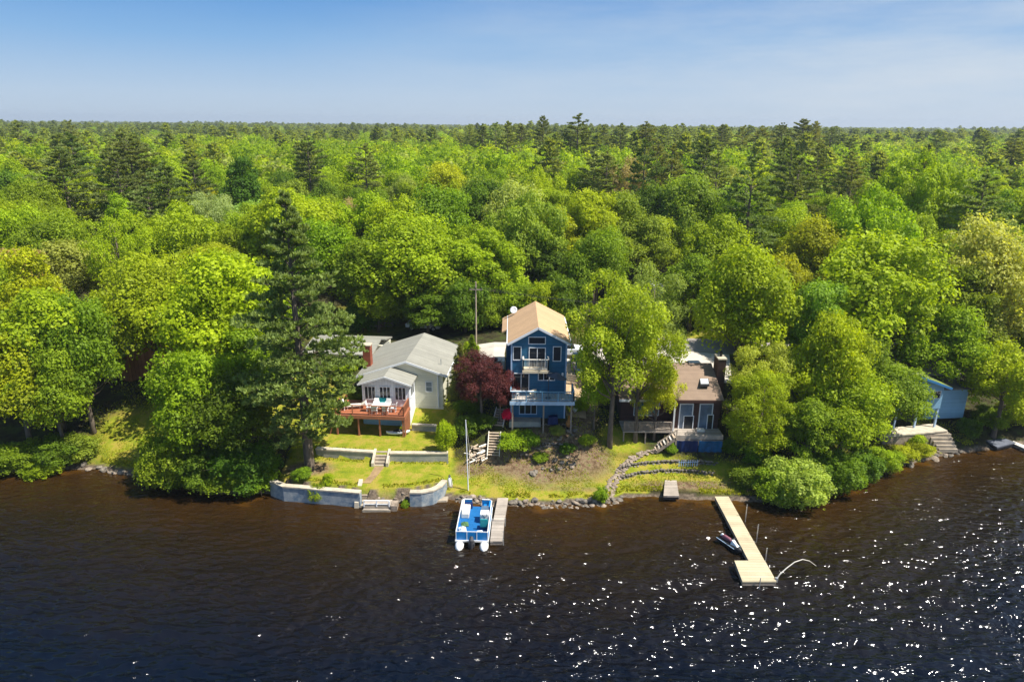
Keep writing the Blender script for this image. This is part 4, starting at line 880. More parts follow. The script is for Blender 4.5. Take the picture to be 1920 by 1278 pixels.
# left wing, behind the tree
mb = MB(); mb.box(10.3, 14.93, 59.4, 66.5, 2.4, 6.3); mb.build('left_wing', M_darkw, E_)
mb = MB(); mb.slab([(9.9, 58.2, 6.15), (14.84, 58.2, 6.15), (14.84, 62.4, 7.5), (9.9, 62.4, 7.5)], .16); mb.slab([(9.9, 62.402, 7.5), (14.84, 62.402, 7.5), (14.84, 67, 6.2), (9.9, 67, 6.2)], .16); wr = mb.build('wing_roof', M_brownroof, E_)
mb = MB(); mb.box(9.9, 14.84, 58.13, 58.197, 5.9, 6.12); mb.build('gutter', M_trim, wr)
window(E_, F0, 11.5, 13.9, 4.0, 5.6, 59.4, n=2, glass=mat('teal_glass', (.08, .20, .20), .15, .4, 1, spec=.6))
mb = MB(); mb.box(10.2, 14.7, 57.0, 59.39, 3.35, 3.47); pd = mb.build('porch_floor', M_wood, E_)
railing([(10.3, 57.1, 3.47), (14.6, 57.1, 3.47)], .9, 1.4, .12, .1, mb=MB(), balw=.05).build('railing', M_post, pd)
mb = MB(); 
for xx in (10.3, 12.3, 14.5): MB().box(xx-.06, xx+.06, 57.05, 57.17, 2.0, 3.345).build('post', M_post, pd)
mb = MB(); mb.box(14.85, 19.2, 56.45, 57.92, 3.28, 3.4); dk = mb.build('deck', M_wood, E_)
mb = MB(); mb.box(14.85, 19.2, 56.38, 56.447, 3.02, 3.39); mb.box(14.85, 19.2, 56.3, 56.36, 2.45, 2.98); mb.build('skirt_boards', M_wood, dk)
mb = MB(); mb.box(17.0, 17.7, 57.1, 57.6, 3.4, 3.62); o = mb.build('storage_box', M_cream, None, bevel=.03); tag(o, 'small cream box on the deck in front of the glazed panels', 'box')
for i, (a_, b_, mm, lb) in enumerate(((15.0, 16.9, M_navy, 'dark blue tarp hung under the left half of the brown house deck'), (17.0, 19.1, M_bluecloth, 'bright blue tarp hung under the right half of the brown house deck'))):
    mb = MB(); n = 14; vs_ = []
    for k in range(n+1):
        x = a_+(b_-a_)*k/n; vs_ += [(x, 56.2+.06*math.sin(k*1.7), 1.85), (x, 56.15+.05*math.sin(k*1.1+1), 2.95)]
    mb.add(vs_, [(2*k, 2*k+2, 2*k+3, 2*k+1) for k in range(n)]); o = mb.build('hanging_tarp', mm); sm_ = o.modifiers.new('s', 'SOLIDIFY'); sm_.thickness = .03; tag(o, lb, 'tarp')
E2 = empty('picket_fence', (15.9, 55.7, 1.8), 'short row of pale blue pickets in front of the dark blue tarp', 'fence')
for i in range(9):
    p = at(1274+i*4.2, 862, 1.8); mb = MB(); g0 = gz(p.x, p.y); mb.hexa([(p.x-.04, p.y-.015, g0-.1), (p.x+.04, p.y-.015, g0-.1), (p.x+.04, p.y+.015, g0-.1), (p.x-.04, p.y+.015, g0-.1)], [(p.x-.015, p.y-.015, g0+.62), (p.x+.015, p.y-.015, g0+.62), (p.x+.015, p.y+.015, g0+.62), (p.x-.015, p.y+.015, g0+.62)]); mb.build('picket', M_bluetrim, E2)
e = MB(); p = at(1274, 862, 1.8); q = at(1308, 862, 1.8); e.bar((p.x-.1, p.y+.03, gz(p.x, p.y)+.4), (q.x+.1, q.y+.03, gz(q.x, q.y)+.4), .03, .06); e.build('rail', M_bluetrim, E2)
# side stairs from the deck down to the left
E2 = empty('stairs', (14, 56.6, 2.2), 'short wooden stairs with pale treads beside the brown house deck', 'stairs')
for i in range(7):
    f = i/6; x = 14.75-f*1.5; z_ = 3.3-f*1.25; mb = MB(); mb.box(x-.14, x+.12, 56.0, 56.9, z_-.05, z_); mb.build('tread', M_cream if i % 2 else M_stair, E2)
for yy in (55.97, 56.93):
    mb = MB(); mb.bar((14.9, yy, 3.3), (13.1, yy, 1.85), .06, .25); mb.build('stringer', M_post, E2)
mb = MB(); mb.bar((14.9, 55.95, 4.15), (13.2, 55.95, 2.85), .06, .09)
for f in (0, .5, 1): mb.box(14.85-1.6*f-.04, 14.85-1.6*f+.04, 55.91, 55.99, 3.2-1.25*f, 4.12-1.28*f)
mb.build('handrail', M_stair, E2)

# ------------------------------------------------------------------ pale blue house on the right shore
E_ = empty('pale_blue_house', (41, 62, 1.8), 'pale blue cottage raised on posts with a mossy roof near the right shore', 'house')
pa_ = ony(1700, 765, 61.6); pb_ = ony(1762, 768, 61.6); zf = pa_.z; FR2 = (pb_.x, 61.6, R(6))
wd = pb_.x-ony(1640, 765, 61.6).x
mb = gable_body(MB(FR2), -wd, 0, 0, 6.5, zf, zf+2.35, zf+3.5, -wd*.5); mb.build('wall', M_ltblue, E_)
mb = MB(FR2); s2 = 1.15/(wd*.5); mb.slab([(-wd-.4, -.5, zf+2.35-.4*s2+.16), (-wd*.5, -.5, zf+3.66), (-wd*.5, 6.8, zf+3.66), (-wd-.4, 6.8, zf+2.35-.4*s2+.16)], .14); mb.slab([(-wd*.5+.002, -.5, zf+3.66), (.4, -.5, zf+2.35-.4*s2+.16), (.4, 6.8, zf+2.35-.4*s2+.16), (-wd*.5+.002, 6.8, zf+3.66)], .14); rf = mb.build('roof', M_moss, E_)
mb = MB(FR2); mb.bar((-wd-.4, -.53, zf+2.38-.4*s2), (-wd*.5, -.53, zf+3.58), .05, .22); mb.bar((-wd*.5, -.53, zf+3.58), (.4, -.53, zf+2.38-.4*s2), .05, .22); mb.build('fascia', mat('blue_fascia', (.05, .20, .42), .5, .1, 2), rf)
for xa in (-1.1, -2.3, -3.6, -4.9): window(E_, FR2, xa, xa+.85, zf+1.05, zf+1.9, 0, n=1)
for xa in (-.12, -2.25, -4.4):
    mb = MB(FR2); mb.box(xa-.08, xa+.08, .05, .21, gz(FR2[0]+xa, 61.6)-.2, zf-.004); mb.build('stilt', M_bluetrim, E_)
mb = MB(FR2); mb.box(-wd+.1, -.3, 2.2, 6.3, 1.2, zf-.004); mb.build('lower_wall', M_dkgrey, E_)
mb = MB(FR2); mb.box(.05, 4.4, 2.0, 6.0, 2.0, zf+1.3); mb.build('side_wing', M_ltblue, E_)
mb = MB(FR2); mb.slab([(.42, 1.6, zf+1.35), (4.7, 1.6, zf+1.35), (4.7, 6.4, zf+2.1), (.42, 6.4, zf+2.1)], .14); mb.build('wing_roof', M_dkroof, E_)
# terrace and stone steps in front
p0 = at(1655, 826, 1.5); p1 = at(1775, 812, 1.7)
strip_wall('patio_wall', [(p0.x, p0.y), ((p0.x+p1.x)/2, (p0.y+p1.y)/2-.1), (p1.x, p1.y)], .6, 1.9, 1.6, M_stone, M_cap, 'tan stone patio wall in front of the pale blue house')
E2 = empty('stone_steps', (at(1760, 830, 1).x, at(1760, 830, 1).y, .4), 'broad tan stone steps descending from the patio to the right shore', 'steps')
for i in range(5):
    a = at(1738+i*5, 812+i*7, 1.7-i*.3); mb = MB(); mb.box(a.x, a.x+2.2-.1*i, a.y-.3, a.y+.5, .2, 1.75-i*.3); mb.build('step', M_conc, E2)

# ------------------------------------------------------------------ far houses
def simple_house(name, x, y, rz, wx_, dy_, hw, hr, wallm, roofm, label, ridge='x', z=None, chim=False, wins=(), door=None):
    g0 = gz(x, y) if z is None else z; e = empty(name, (x, y, g0), label, 'house', None, rz); fr = (x, y, rz); h2 = wx_/2; d2 = dy_/2
    mb = MB(fr)
    if ridge == 'y': gable_body(mb, -h2, h2, -d2, d2, g0-.5, g0+hw, g0+hr)
    else: mb.add([(-h2,-d2,g0-.5),(-h2,d2,g0-.5),(-h2,d2,g0+hw),(-h2,0,g0+hr),(-h2,-d2,g0+hw),(h2,-d2,g0-.5),(h2,d2,g0-.5),(h2,d2,g0+hw),(h2,0,g0+hr),(h2,-d2,g0+hw)], [(4,3,2,1,0),(5,6,7,8,9),(0,5,9,4),(1,2,7,6)])
    mb.build('wall', wallm, e); mb = MB(fr)
    if ridge == 'y': gable_roof(mb, -h2, h2, -d2-.4, d2+.4, g0+hw, g0+hr, 0, .4, .15)
    else:
        s = (hr-hw)/d2; zl = g0+hw-s*.4+.165; zt = g0+hr+.165
        mb.slab([(-h2-.4, -d2-.4, zl), (h2+.4, -d2-.4, zl), (h2+.4, 0, zt), (-h2-.4, 0, zt)], .15); mb.slab([(-h2-.4, .002, zt), (h2+.4, .002, zt), (h2+.4, d2+.4, zl), (-h2-.4, d2+.4, zl)], .15)
    rf = mb.build('roof', roofm, e)
    for (a, b_) in wins: window(e, fr, a, b_, g0+1.0, g0+2.1, -d2, n=2)
    if door is not None:
        mb = MB(fr); mb.box(door, door+.95, -d2-.05, -d2-.003, g0+.05, g0+2.1); mb.build('door', M_brownw, e)
    if chim:
        mb = MB(fr); mb.box(h2*.3, h2*.3+.7, .3, 1.0, g0+hw, g0+hr+.9); mb.build('chimney', M_brick, rf)
    return e
p = at(245, 672, 5.5); simple_house('barn', p.x-1.0, p.y+2, R(-28), 7, 5.5, 2.7, 4.1, M_brownw, M_dkroof, 'brown board cabin with dark roof among the trees at far left', 'x', wins=((-2.4, -1.5), (.6, 1.5)), door=-.6)
p = at(1282, 545, 9.3); simple_house('grey_roofed_house', p.x, p.y, R(10), 9, 7, 3.0, 4.6, M_siding, M_greyroof2, 'house with a pale grey roof in the woods behind the brown house', 'x', wins=((-3.4, -2.4), (1.2, 2.2)))
p = at(1660, 690, 5.5); simple_house('weathered_house', p.x, p.y, R(6), 11, 6.5, 3.0, 4.6, M_siding, mat('mottled_roof', (.34, .29, .26), .9, .4, .9), 'house with a mottled brown roof behind the pale blue cottage', 'x', wins=((-4.2, -3.0), (-1, .2), (2.4, 3.6)))
p = at(1815, 655, 6.2); simple_house('red_walled_house', p.x, p.y+1, R(-8), 9, 6.5, 3.2, 5.0, M_darkw, mat('faded_brown_roof', (.42, .33, .28), .9, .3, .9), 'dark red house with faded roof among the trees at far right', 'x', wins=((-3.2, -2.2), (1.6, 2.6)), door=-.4)
p = at(8, 505, 9.5); simple_house('white_roofed_house', p.x-1, p.y, R(20), 10, 7, 3, 4.6, M_siding, M_greyroof2, 'house with a white roof in the woods at the left edge', 'x', wins=((-3, -2), (1, 2)))
p = gp(722, 606); simple_house('garden_shed', p.x, p.y, R(-12), 3.2, 2.8, 2.1, 2.9, mat('faded_tan_boards', (.36, .29, .20), .8, .25, 2), M_dkroof, 'small beige shed in the shade behind the white house', 'y', door=-.5)
# pavements and road behind
def quad_px(l, z): return [((at(a, b, z).x, at(a, b, z).y), (at(c_, d_, z).x, at(c_, d_, z).y)) for a, b, c_, d_ in l]
sheet('driveway', [((-4.2, 66.5), (-.7, 66.5)), ((-4.4, 70), (-.8, 70)), ((-4.8, 74.0), (-.6, 74.0))], M_pave, .02)
sheet('parking_court', [((-.6, 68.2), (7.5, 68.2)), ((-.6, 74), (8.5, 74))], M_pave, .024)
sheet('parking_court', [((8.5, 68.0), (23, 66.8)), ((8.5, 74), (25, 74.5))], M_pave, .028)
sheet('road', [((9, 78.6), (9, 74.3)), ((28, 79), (28, 74.7)), ((70, 84), (70, 79.5))], M_road, .016, dens=1.2)
sheet('side_yard', [((5.15, 59.0), (7.0, 58.8)), ((5.15, 62), (7.2, 62)), ((5.15, 68.1), (7.5, 68.1))], mat('sand_tan', (.48, .34, .2), .9, .25, 1.4, .3, 8), .03)
def fence(pts, h, label, m, rails=3, sp=1.8):
    e = empty('fence', (pts[0][0], pts[0][1], gz(*pts[0])), label, 'fence')
    for a, b_ in zip(pts[:-1], pts[1:]):
        a = Vector((*a, 0)); b_ = Vector((*b_, 0)); n = max(1, round((b_-a).length/sp))
        for i in range(n+1):
            p = a.lerp(b_, i/n); g0 = gz(p.x, p.y); mb = MB(); mb.box(p.x-.06, p.x+.06, p.y-.06, p.y+.06, g0-.2, g0+h+.08); mb.build('post', m, e)
        for k in range(rails):
            mb = MB(); zz = h*(k+1)/rails-.08
            for i in range(n):
                p = a.lerp(b_, i/n); q = a.lerp(b_, (i+1)/n); mb.bar((p.x, p.y-.08, gz(p.x, p.y)+zz), (q.x, q.y-.08, gz(q.x, q.y)+zz), .03, .14)
            mb.build('rail', m, e)
    return e
fence([(5.3, 64.3), (7.3, 64.1)], 1.1, 'short wooden rail fence right of the blue house', M_stair, 5, .7)
fence([(-4.2, 66.2), (-.7, 66.2)], .9, 'low tan fence along the driveway left of the blue house', M_beige, 4, 1.2)
# cars
def car(x, y, rz, m, label, suv=False, name='parked_car'):
    z = gz(x, y)+.03; e = empty(name, (x, y, z), label, 'car', 'cars parked behind the houses', rz); fr = (x, y, rz)
    prof = [(-2.15, .35), (-2.2, .75), (-1.95, .92), (-.95, .98), (1.35, 1.0), (2.1, .92), (2.2, .55), (2.1, .33)]
    mb = MB(fr); n = len(prof); mb.add([(a, -.88, z+b_) for a, b_ in prof]+[(a, .88, z+b_) for a, b_ in prof], [tuple(range(n)), tuple(range(2*n-1, n-1, -1))]+[(i, i+n, (i+1) % n+n, (i+1) % n) for i in range(n)]); mb.build('body', m, e, bevel=.07)
    top = 1.62 if suv else 1.42; rx = 1.9 if suv else 1.2
    mb = MB(fr); mb.hexa([(-1.0, -.8, z+.96), (rx+.15, -.8, z+.96), (rx+.15, .8, z+.96), (-1.0, .8, z+.96)], [(-.35, -.62, z+top-.04), (rx-.35, -.62, z+top-.04), (rx-.35, .62, z+top-.04), (-.35, .62, z+top-.04)]); cb = mb.build('windows', M_glass, e)
    mb = MB(fr); mb.hexa([(-.36, -.63, z+top-.035), (rx-.34, -.63, z+top-.035), (rx-.34, .63, z+top-.035), (-.36, .63, z+top-.035)], [(-.3, -.58, z+top+.03), (rx-.4, -.58, z+top+.03), (rx-.4, .58, z+top+.03), (-.3, .58, z+top+.03)]); mb.build('roof', m, e)
    for sx_ in (-1.35, 1.35):
        for sy_ in (-.82, .82):
            mb = MB(fr); mb.tube([(sx_, sy_-.1, z+.32), (sx_, sy_+.1, z+.32)], .33, 16); wh = mb.build('wheel', M_black, e)
            mb = MB(fr); q_ = .101 if sy_ > 0 else -.101; mb.tube([(sx_, sy_+q_*.9, z+.32), (sx_, sy_+q_*1.15, z+.32)], .19, 12); mb.build('rim', M_metal, wh)
    for sy_ in (-.6, .6):
        mb = MB(fr); mb.box(-2.215, -2.16, sy_-.18, sy_+.18, z+.62, z+.75); mb.build('headlight', M_trim, e)
        mb = MB(fr); mb.box(2.15, 2.2, sy_-.15, sy_+.15, z+.66, z+.8); mb.build('tail_light', M_red, e)
    return e
CARP = mat('car_white', (.75, .76, .78), .25, .03, 1, spec=.6); CARB = mat('car_navy', (.03, .05, .12), .25, .05, 1, spec=.6)
p = at(1298, 668, 6.9); car(p.x, p.y-.4, R(4), CARP, 'white sedan parked on the court behind the brown house roof')
p = at(1090, 676, 6.9); car(p.x, p.y, R(95), CARB, 'dark blue car parked behind the tree right of the blue house', True)
p = at(1085, 671, 6.9); car(p.x-1.5, p.y+2.5, R(3), CARP, 'white car parked beyond the rail fence right of the blue house')
p = at(795, 588, 8.0); car(p.x, p.y, R(-8), CARP, 'white pickup-like car under the oaks behind the white house', True)
# utility poles with wires
PL = []
for i, (px, py, z_, ptop, lb) in enumerate(((893, 655, 6.6, 528, 'weathered utility pole rising behind the white house'), (1452, 640, 6.8, 560, 'weathered utility pole at the roadside behind the brown house'))):
    b_ = at(px, py, z_); tp = ony(px-1, ptop, b_.y); e = empty('utility_pole', (b_.x, b_.y, gz(b_.x, b_.y)), lb, 'utility pole', 'utility poles along the road')
    mb = MB(); mb.tube([(b_.x, b_.y, gz(b_.x, b_.y)-.3), (tp.x, b_.y, tp.z)], [.09, .065]); mb.build('pole', M_stair, e)
    mb = MB(); mb.box(tp.x-.7, tp.x+.7, b_.y-.12, b_.y-.03, tp.z-.9, tp.z-.8); mb.build('crossarm', M_post, e)
    for k in (-.6, 0, .6):
        mb = MB(); mb.tube([(tp.x+k, b_.y-.09, tp.z-.78), (tp.x+k, b_.y-.09, tp.z-.62)], .05, 6); mb.build('insulator', M_dkgrey, e)
    mb = MB(); mb.tube([(tp.x+.3, b_.y-.2, tp.z-2.2), (tp.x+.3, b_.y-.2, tp.z-1.4)], .2, 10)
    PL.append((tp.x, b_.y, tp.z))
def wire(a, b_, sag, label):
    mb = MB(); pts = []
    for k in range(17):
        f = k/16; p = Vector(a).lerp(Vector(b_), f); p.z -= sag*4*f*(1-f); pts.append(p)
    mb.tube(pts, .018, 4, False); o = mb.build('power_line', M_dkgrey); tag(o, label, 'power line')
for k, w_ in ((-.6, 'leftmost'), (.6, 'rightmost')):
    a, b_ = PL[0], PL[1]; wire((a[0]+k, a[1]-.1, a[2]-.6), (b_[0]+k, b_[1]-.1, b_[2]-.6), 1.0, 'power line strung between the two poles behind the houses, from their %s insulators' % w_)

# ------------------------------------------------------------------ docks
def dock(name, quadpts, z, label, m, th=.12, posts=(), post_h=.6, cat='dock', skirt=None):
    e = empty(name, (quadpts[0][0], quadpts[0][1], z), label, cat); mb = MB()
    mb.hexa([(p[0], p[1], z-th) for p in quadpts[:4]], [(p[0], p[1], z) for p in quadpts[:4]])
    if len(quadpts) == 8: mb.hexa([(p[0], p[1], z-th-.003) for p in quadpts[4:]], [(p[0], p[1], z-.003) for p in quadpts[4:]])
    mb.build('planks', m, e); mb = MB()
    for i in range(0, len(quadpts), 4):
        q = quadpts[i:i+4]; cx_ = sum(p[0] for p in q)/4; cy_ = sum(p[1] for p in q)/4
        q = [(cx_+(p[0]-cx_)*.985, cy_+(p[1]-cy_)*.985) for p in q]; mb.hexa([(p[0], p[1], z-th-.22-.01*i) for p in q], [(p[0], p[1], z-th-.006-.01*i) for p in q])
    mb.build('frame', skirt or M_post, e)
    for (x, y, hh) in posts:
        mb = MB(); mb.tube([(x, y, -1.5), (x, y, z+hh)], .035, 7); mb.build('post', M_metal, e)
    return e
def A(px, py, z): p = at(px, py, z); return (p.x, p.y)
z_ = .5
a = [A(925, 975, z_), A(946, 975, z_), A(953, 933, z_), A(933, 933, z_)]
dock('dock', a, z_, 'upper section of the narrow grey plank dock beside the pontoon boat, reaching the bank', M_wood, posts=[(a[1][0]+.06, a[1][1]+.1, .15), (a[0][0]-.06, a[0][1]+.1, .1)])
a = [A(919, 1014, z_), A(942, 1014, z_), A(946, 976, z_), A(923, 976, z_)]
dock('dock', a, z_, 'outer section of the narrow grey plank dock beside the pontoon boat, ending in the lake', M_wood, posts=[(a[1][0]+.06, a[1][1]+.1, .15), (a[1][0]+.06, a[1][1]+1.2, .1)])
a = [A(1404, 1051, z_), A(1434, 1051, z_), A(1366, 930, z_), A(1340, 930, z_), A(1392, 1089, z_), A(1456, 1089, z_), A(1434, 1050, z_), A(1377, 1050, z_)]
rp = [A(1396, 968, z_), A(1417, 1004, z_), A(1434, 1040, z_)]
Ldk = dock('l_shaped_dock', a, z_, 'long new pine dock with a square end platform right of the jet ski', M_newwood, posts=[(p[0]+.1, p[1], hh) for p, hh in zip(rp, (1.1, 1.0, .6))]+[(A(1425, 1091, z_)[0], A(1425, 1091, z_)[1], .35)])
a = [A(1330, 935, .3), A(1343, 935, .3), A(1341, 925, .3), A(1331, 925, .3)]
a = [A(1244, 930, .55), A(1273, 930, .55), A(1268, 898, .55), A(1247, 898, .55)]
dock('swim_raft', a, .62, 'grey plank swim raft beached on the shore with a dark front', M_wood, th=.15, skirt=M_black, cat='raft')
a = [A(1870, 838, .5), A(1905, 829, .5), A(1872, 817, .5), A(1838, 820, .5)]
dock('floating_dock', a, .5, 'dark weathered floating dock at the far right shore', mat('dark_planks', (.13, .14, .17), .7, .3, 3), skirt=M_black)
a = [A(1925, 842, .4), A(1930, 838, .4), A(1900, 826, .4), A(1896, 829, .4)]
dock('gangplank', a, .4, 'narrow pale gangplank reaching the dark floating dock', M_cream, th=.08, cat='gangplank')
p = at(1456, 1085, .5)
E2 = empty('mooring_whip', (p.x, p.y, .5), 'thin curved pale mooring whip arching from the end of the pine dock', 'mooring whip')
pts = []; 
for (px, py, zz) in ((1456, 1085, .4), (1462, 1076, 1.0), (1474, 1065, 1.7), (1490, 1053, 2.3), (1505, 1048, 2.6), (1518, 1051, 2.5), (1530, 1060, 2.1)):
    q = ony(px, py, p.y+(px-1456)*.012); pts.append(tuple(q))
mb = MB(); mb.tube(pts, [.045, .04, .035, .03, .025, .02, .018], 6); mb.build('rod', M_cream, E2)
mb = MB(); mb.box(p.x-.08, p.x+.08, p.y-.08, p.y+.08, .3, .62); mb.build('bracket', M_metal, E2)

# ------------------------------------------------------------------ pontoon boat: bow towards the shore
bc = at(890, 978, .6); BR = R(-2); FB = (bc.x, bc.y, BR)
E_ = empty('pontoon_boat', (bc.x, bc.y, 0), 'blue and white pontoon boat moored stern-out at the narrow dock', 'boat', None, BR)
hw, hl, zd_ = 1.22, 2.35, .55
for s in (-1, 1):
    mb = MB(FB); n = 12; mb.tube([(s*.92, -hl-.75, .12), (s*.92, -hl-.62, .12), (s*.92, -hl-.3, .12), (s*.92, 0, .12), (s*.92, hl-.3, .12), (s*.92, hl+.2, .2), (s*.92, hl+.5, .3)], [.05, .22, .33, .33, .33, .2, .03], 14); mb.build('pontoon', M_white, E_, True)
mb = MB(FB); mb.box(-hw, hw, -hl, hl, zd_-.1, zd_); mb.build('deck', M_carpet, E_)
mb = MB(FB); mb.box(-hw-.03, hw+.03, -hl-.06, -hl-.003, zd_-.14, zd_-.01); mb.box(-hw-.04, -hw-.003, -hl, hl, zd_-.14, zd_-.01); mb.box(hw+.003, hw+.04, -hl, hl, zd_-.14, zd_-.01); mb.build('deck_trim', M_white, E_)
mb = MB(FB)
mb.box(-hw+.02, -.35, -hl+.02, -hl+.06, zd_, zd_+.62); mb.box(.35, hw-.02, -hl+.02, -hl+.06, zd_, zd_+.62); mb.box(-.345, .345, -hl+.03, -hl+.055, zd_, zd_+.6)
for s in (-1, 1): mb.box(s*(hw-.04)-.02, s*(hw-.04)+.02, -hl+.1, hl-.1, zd_, zd_+.6)
mb.box(-hw+.1, -.4, hl-.08, hl-.04, zd_, zd_+.6); mb.box(.4, hw-.1, hl-.08, hl-.04, zd_, zd_+.6)
mb.build('side_panels', M_boatblue, E_)
mb = MB(FB); zt = zd_+.68
mb.tube([(-.4, hl-.04, zt), (-hw+.2, hl-.04, zt), (-hw+.04, hl-.25, zt), (-hw+.04, -hl+.04, zt), (hw-.04, -hl+.04, zt), (hw-.04, hl-.25, zt), (hw-.2, hl-.04, zt), (.4, hl-.04, zt)], .045, 8)
for x in (-hw+.04, hw-.04, -.37, .37): mb.box(x-.025, x+.025, -hl-.0, -hl+.07, zd_, zt)
for s in (-1, 1):
    for y in (-1.2, 0, 1.2): mb.box(s*(hw-.04)-.03, s*(hw-.04)+.03, y-.02, y+.02, zd_, zt)
mb.build('railing', M_white, E_)
mb = MB(FB); mb.box(-hw+.1, -.5, .55, 2.1, zd_, zd_+.42); mb.box(-hw+.09, -hw+.24, .55, 2.1, zd_+.42, zd_+.78); st = mb.build('bench', M_cream, E_, bevel=.04)
mb = MB(FB); mb.box(.55, hw-.1, 1.2, 2.1, zd_, zd_+.42); mb.box(hw-.24, hw-.09, 1.2, 2.1, zd_+.42, zd_+.74); mb.build('bench', M_boatblue, E_, bevel=.04)
mb = MB(FB); mb.box(-hw+.1, -.35, 1.95, 2.22, zd_, zd_+.5); mb.build('bow_seat', M_navy, E_, bevel=.04)
mb = MB(FB); mb.box(.42, hw-.12, -.1, .55, zd_, zd_+.82); cs = mb.build('console', M_white, E_, bevel=.05)
mb = MB(FB); mb.hexa([(.45, .5, zd_+.82), (hw-.15, .5, zd_+.82), (hw-.15, .55, zd_+.82), (.45, .55, zd_+.82)], [(.5, .62, zd_+1.12), (hw-.2, .62, zd_+1.12), (hw-.2, .65, zd_+1.12), (.5, .65, zd_+1.12)]); mb.build('windscreen', M_glassl, cs)
mb = MB(FB); cw = Vector((.8, -.16, zd_+.78)); mb.tube([(cw.x+.17*math.cos(k*.5236), cw.y, cw.z+.17*math.sin(k*.5236)) for k in range(13)], .018, 6); mb.build('steering_wheel', M_black, cs)
mb = MB(FB); mb.box(.5, hw-.14, -.95, -.45, zd_+.18, zd_+.46); mb.box(.5, hw-.14, -1.05, -.95, zd_+.3, zd_+.95); mb.tube([(.8, -.7, zd_), (.8, -.7, zd_+.2)], .06); mb.build('helm_seat', M_teal, E_, bevel=.04)
mb = MB(FB); mb.box(-.22, .22, -hl-.5, -hl-.06, .2, .55); mb.tube([(0, -hl-.45, -.4), (0, -hl-.45, .5), (0, -hl-.4, .75), (0, -hl-.2, 1.0)], [.08, .14, .2, .12], 10); mb.build('outboard_motor', M_dkgrey, E_, bevel=.03)
for (x, y, m_, nm, lb, s_) in ((-.72, -.35, M_green, 'folded_tarp', 'crumpled green tarp on the left side of the pontoon boat deck', (.28, .3, .2)), (-.82, -1.15, M_white, 'cushion', 'white boat cushion leaning on the left rail of the pontoon boat', (.28, .4, .3)), (-.85, -1.95, M_red, 'life_jacket', 'coral life jacket in the rear left corner of the pontoon boat', (.32, .2, .12)), (.55, -1.75, M_white, 'cooler', 'white cooler in the rear right corner of the pontoon boat', (.2, .18, .18)), (.93, -1.72, M_pink, 'life_jacket', 'dark pink life jacket beside the white cooler on the pontoon boat', (.16, .22, .14))):
    c_, n_ = math.cos(BR), math.sin(BR); wx_, wy2 = bc.x+x*c_-y*n_, bc.y+x*n_+y*c_; mb = MB((wx_, wy2, BR+.2))
    sx_, sy_, sz_ = s_; z0 = zd_+.01
    if nm == 'cooler':
        e = empty('cooler', (wx_, wy2, z0), lb, 'cooler'); mb.box(-sx_, sx_, -sy_, sy_, z0, z0+sz_*1.5); mb.build('body', M_white, e, bevel=.03); mb = MB((wx_, wy2, BR+.2)); mb.box(-sx_*1.05, sx_*1.05, -sy_*1.05, sy_*1.05, z0+sz_*1.5+.003, z0+sz_*1.9); mb.build('lid', M_white, e, bevel=.03)
    else:
        vs_ = []; n = 7
        for i in range(n):
            for j in range(n):
                u = i/(n-1)*2-1; v = j/(n-1)*2-1; vs_.append((u*sx_, v*sy_, z0+.03+sz_*(1-u*u*.8)*(1-v*v*.7)*(.75+.35*math.sin(i*2.3+j*1.9))))
        mb.add(vs_, [(i*n+j, (i+1)*n+j, (i+1)*n+j+1, i*n+j+1) for i in range(n-1) for j in range(n-1)]); o = mb.build(nm, m_); q_ = o.modifiers.new('s', 'SOLIDIFY'); q_.thickness = .05; tag(o, lb, nm.replace('_', ' '))

# ------------------------------------------------------------------ jet ski
jc = at(1369, 1020, .3); tipp = at(1386, 1036, .3); JA = math.atan2(tipp.y-jc.y, tipp.x-jc.x)+R(8); FJ = (jc.x, jc.y, JA)
E_ = empty('jet_ski', (jc.x, jc.y, 0), 'dark jet ski with a pink and white seat tied beside the pine dock', 'jet ski', None, JA)
mb = MB(FJ); sec = [(-1.45, .42, .1, .42), (-.9, .5, .02, .5), (0, .52, 0, .55), (.7, .44, .02, .6), (1.2, .26, .12, .62), (1.5, .05, .35, .55)]; vs_ = []
for x, w_, zb_, zt_ in sec: vs_ += [(x, -w_, zt_*.75), (x, -w_*.6, zb_), (x, w_*.6, zb_), (x, w_, zt_*.75), (x, w_*.55, zt_), (x, -w_*.55, zt_)]
mb.add(vs_, [(i*6+k, i*6+(k+1) % 6, (i+1)*6+(k+1) % 6, (i+1)*6+k) for i in range(5) for k in range(6)]+[(5, 4, 3, 2, 1, 0), (30, 31, 32, 33, 34, 35)]); mb.build('hull', M_black, E_, True)
mb = MB(FJ); mb.tube([(-1.2, 0, .55), (-.8, 0, .66), (-.1, 0, .72), (.15, 0, .66)], [.14, .2, .18, .1], 10); mb.build('seat', mat('jet_seat', (.26, .10, .13), .6, .2, 5), E_, True)
mb = MB(FJ); mb.hexa([(.25, -.3, .52), (1.1, -.14, .55), (1.1, .14, .55), (.25, .3, .52)], [(.3, -.16, .95), (.85, -.08, .72), (.85, .08, .72), (.3, .16, .95)]); mb.build('hood', M_white, E_, bevel=.04)
mb = MB(FJ); mb.tube([(.22, -.36, .98), (.3, 0, 1.0), (.22, .36, .98)], .03, 8); mb.build('handlebar', M_dkgrey, E_)
mb = MB(FJ); mb.tube([(-1.3, 0, .58), (-1.1, .0, .68), (-.85, 0, .74)], [.1, .16, .05], 8); mb.build('rear_seat', M_white, E_, True)
mb = MB(FJ)
for s in (-1, 1): mb.bar((-1.4, s*.46, .40), (.9, s*.40, .47), .05, .05)
mb.build('bumper_strip', M_bluetrim, E_)
E_.scale = (.78, .78, .9)

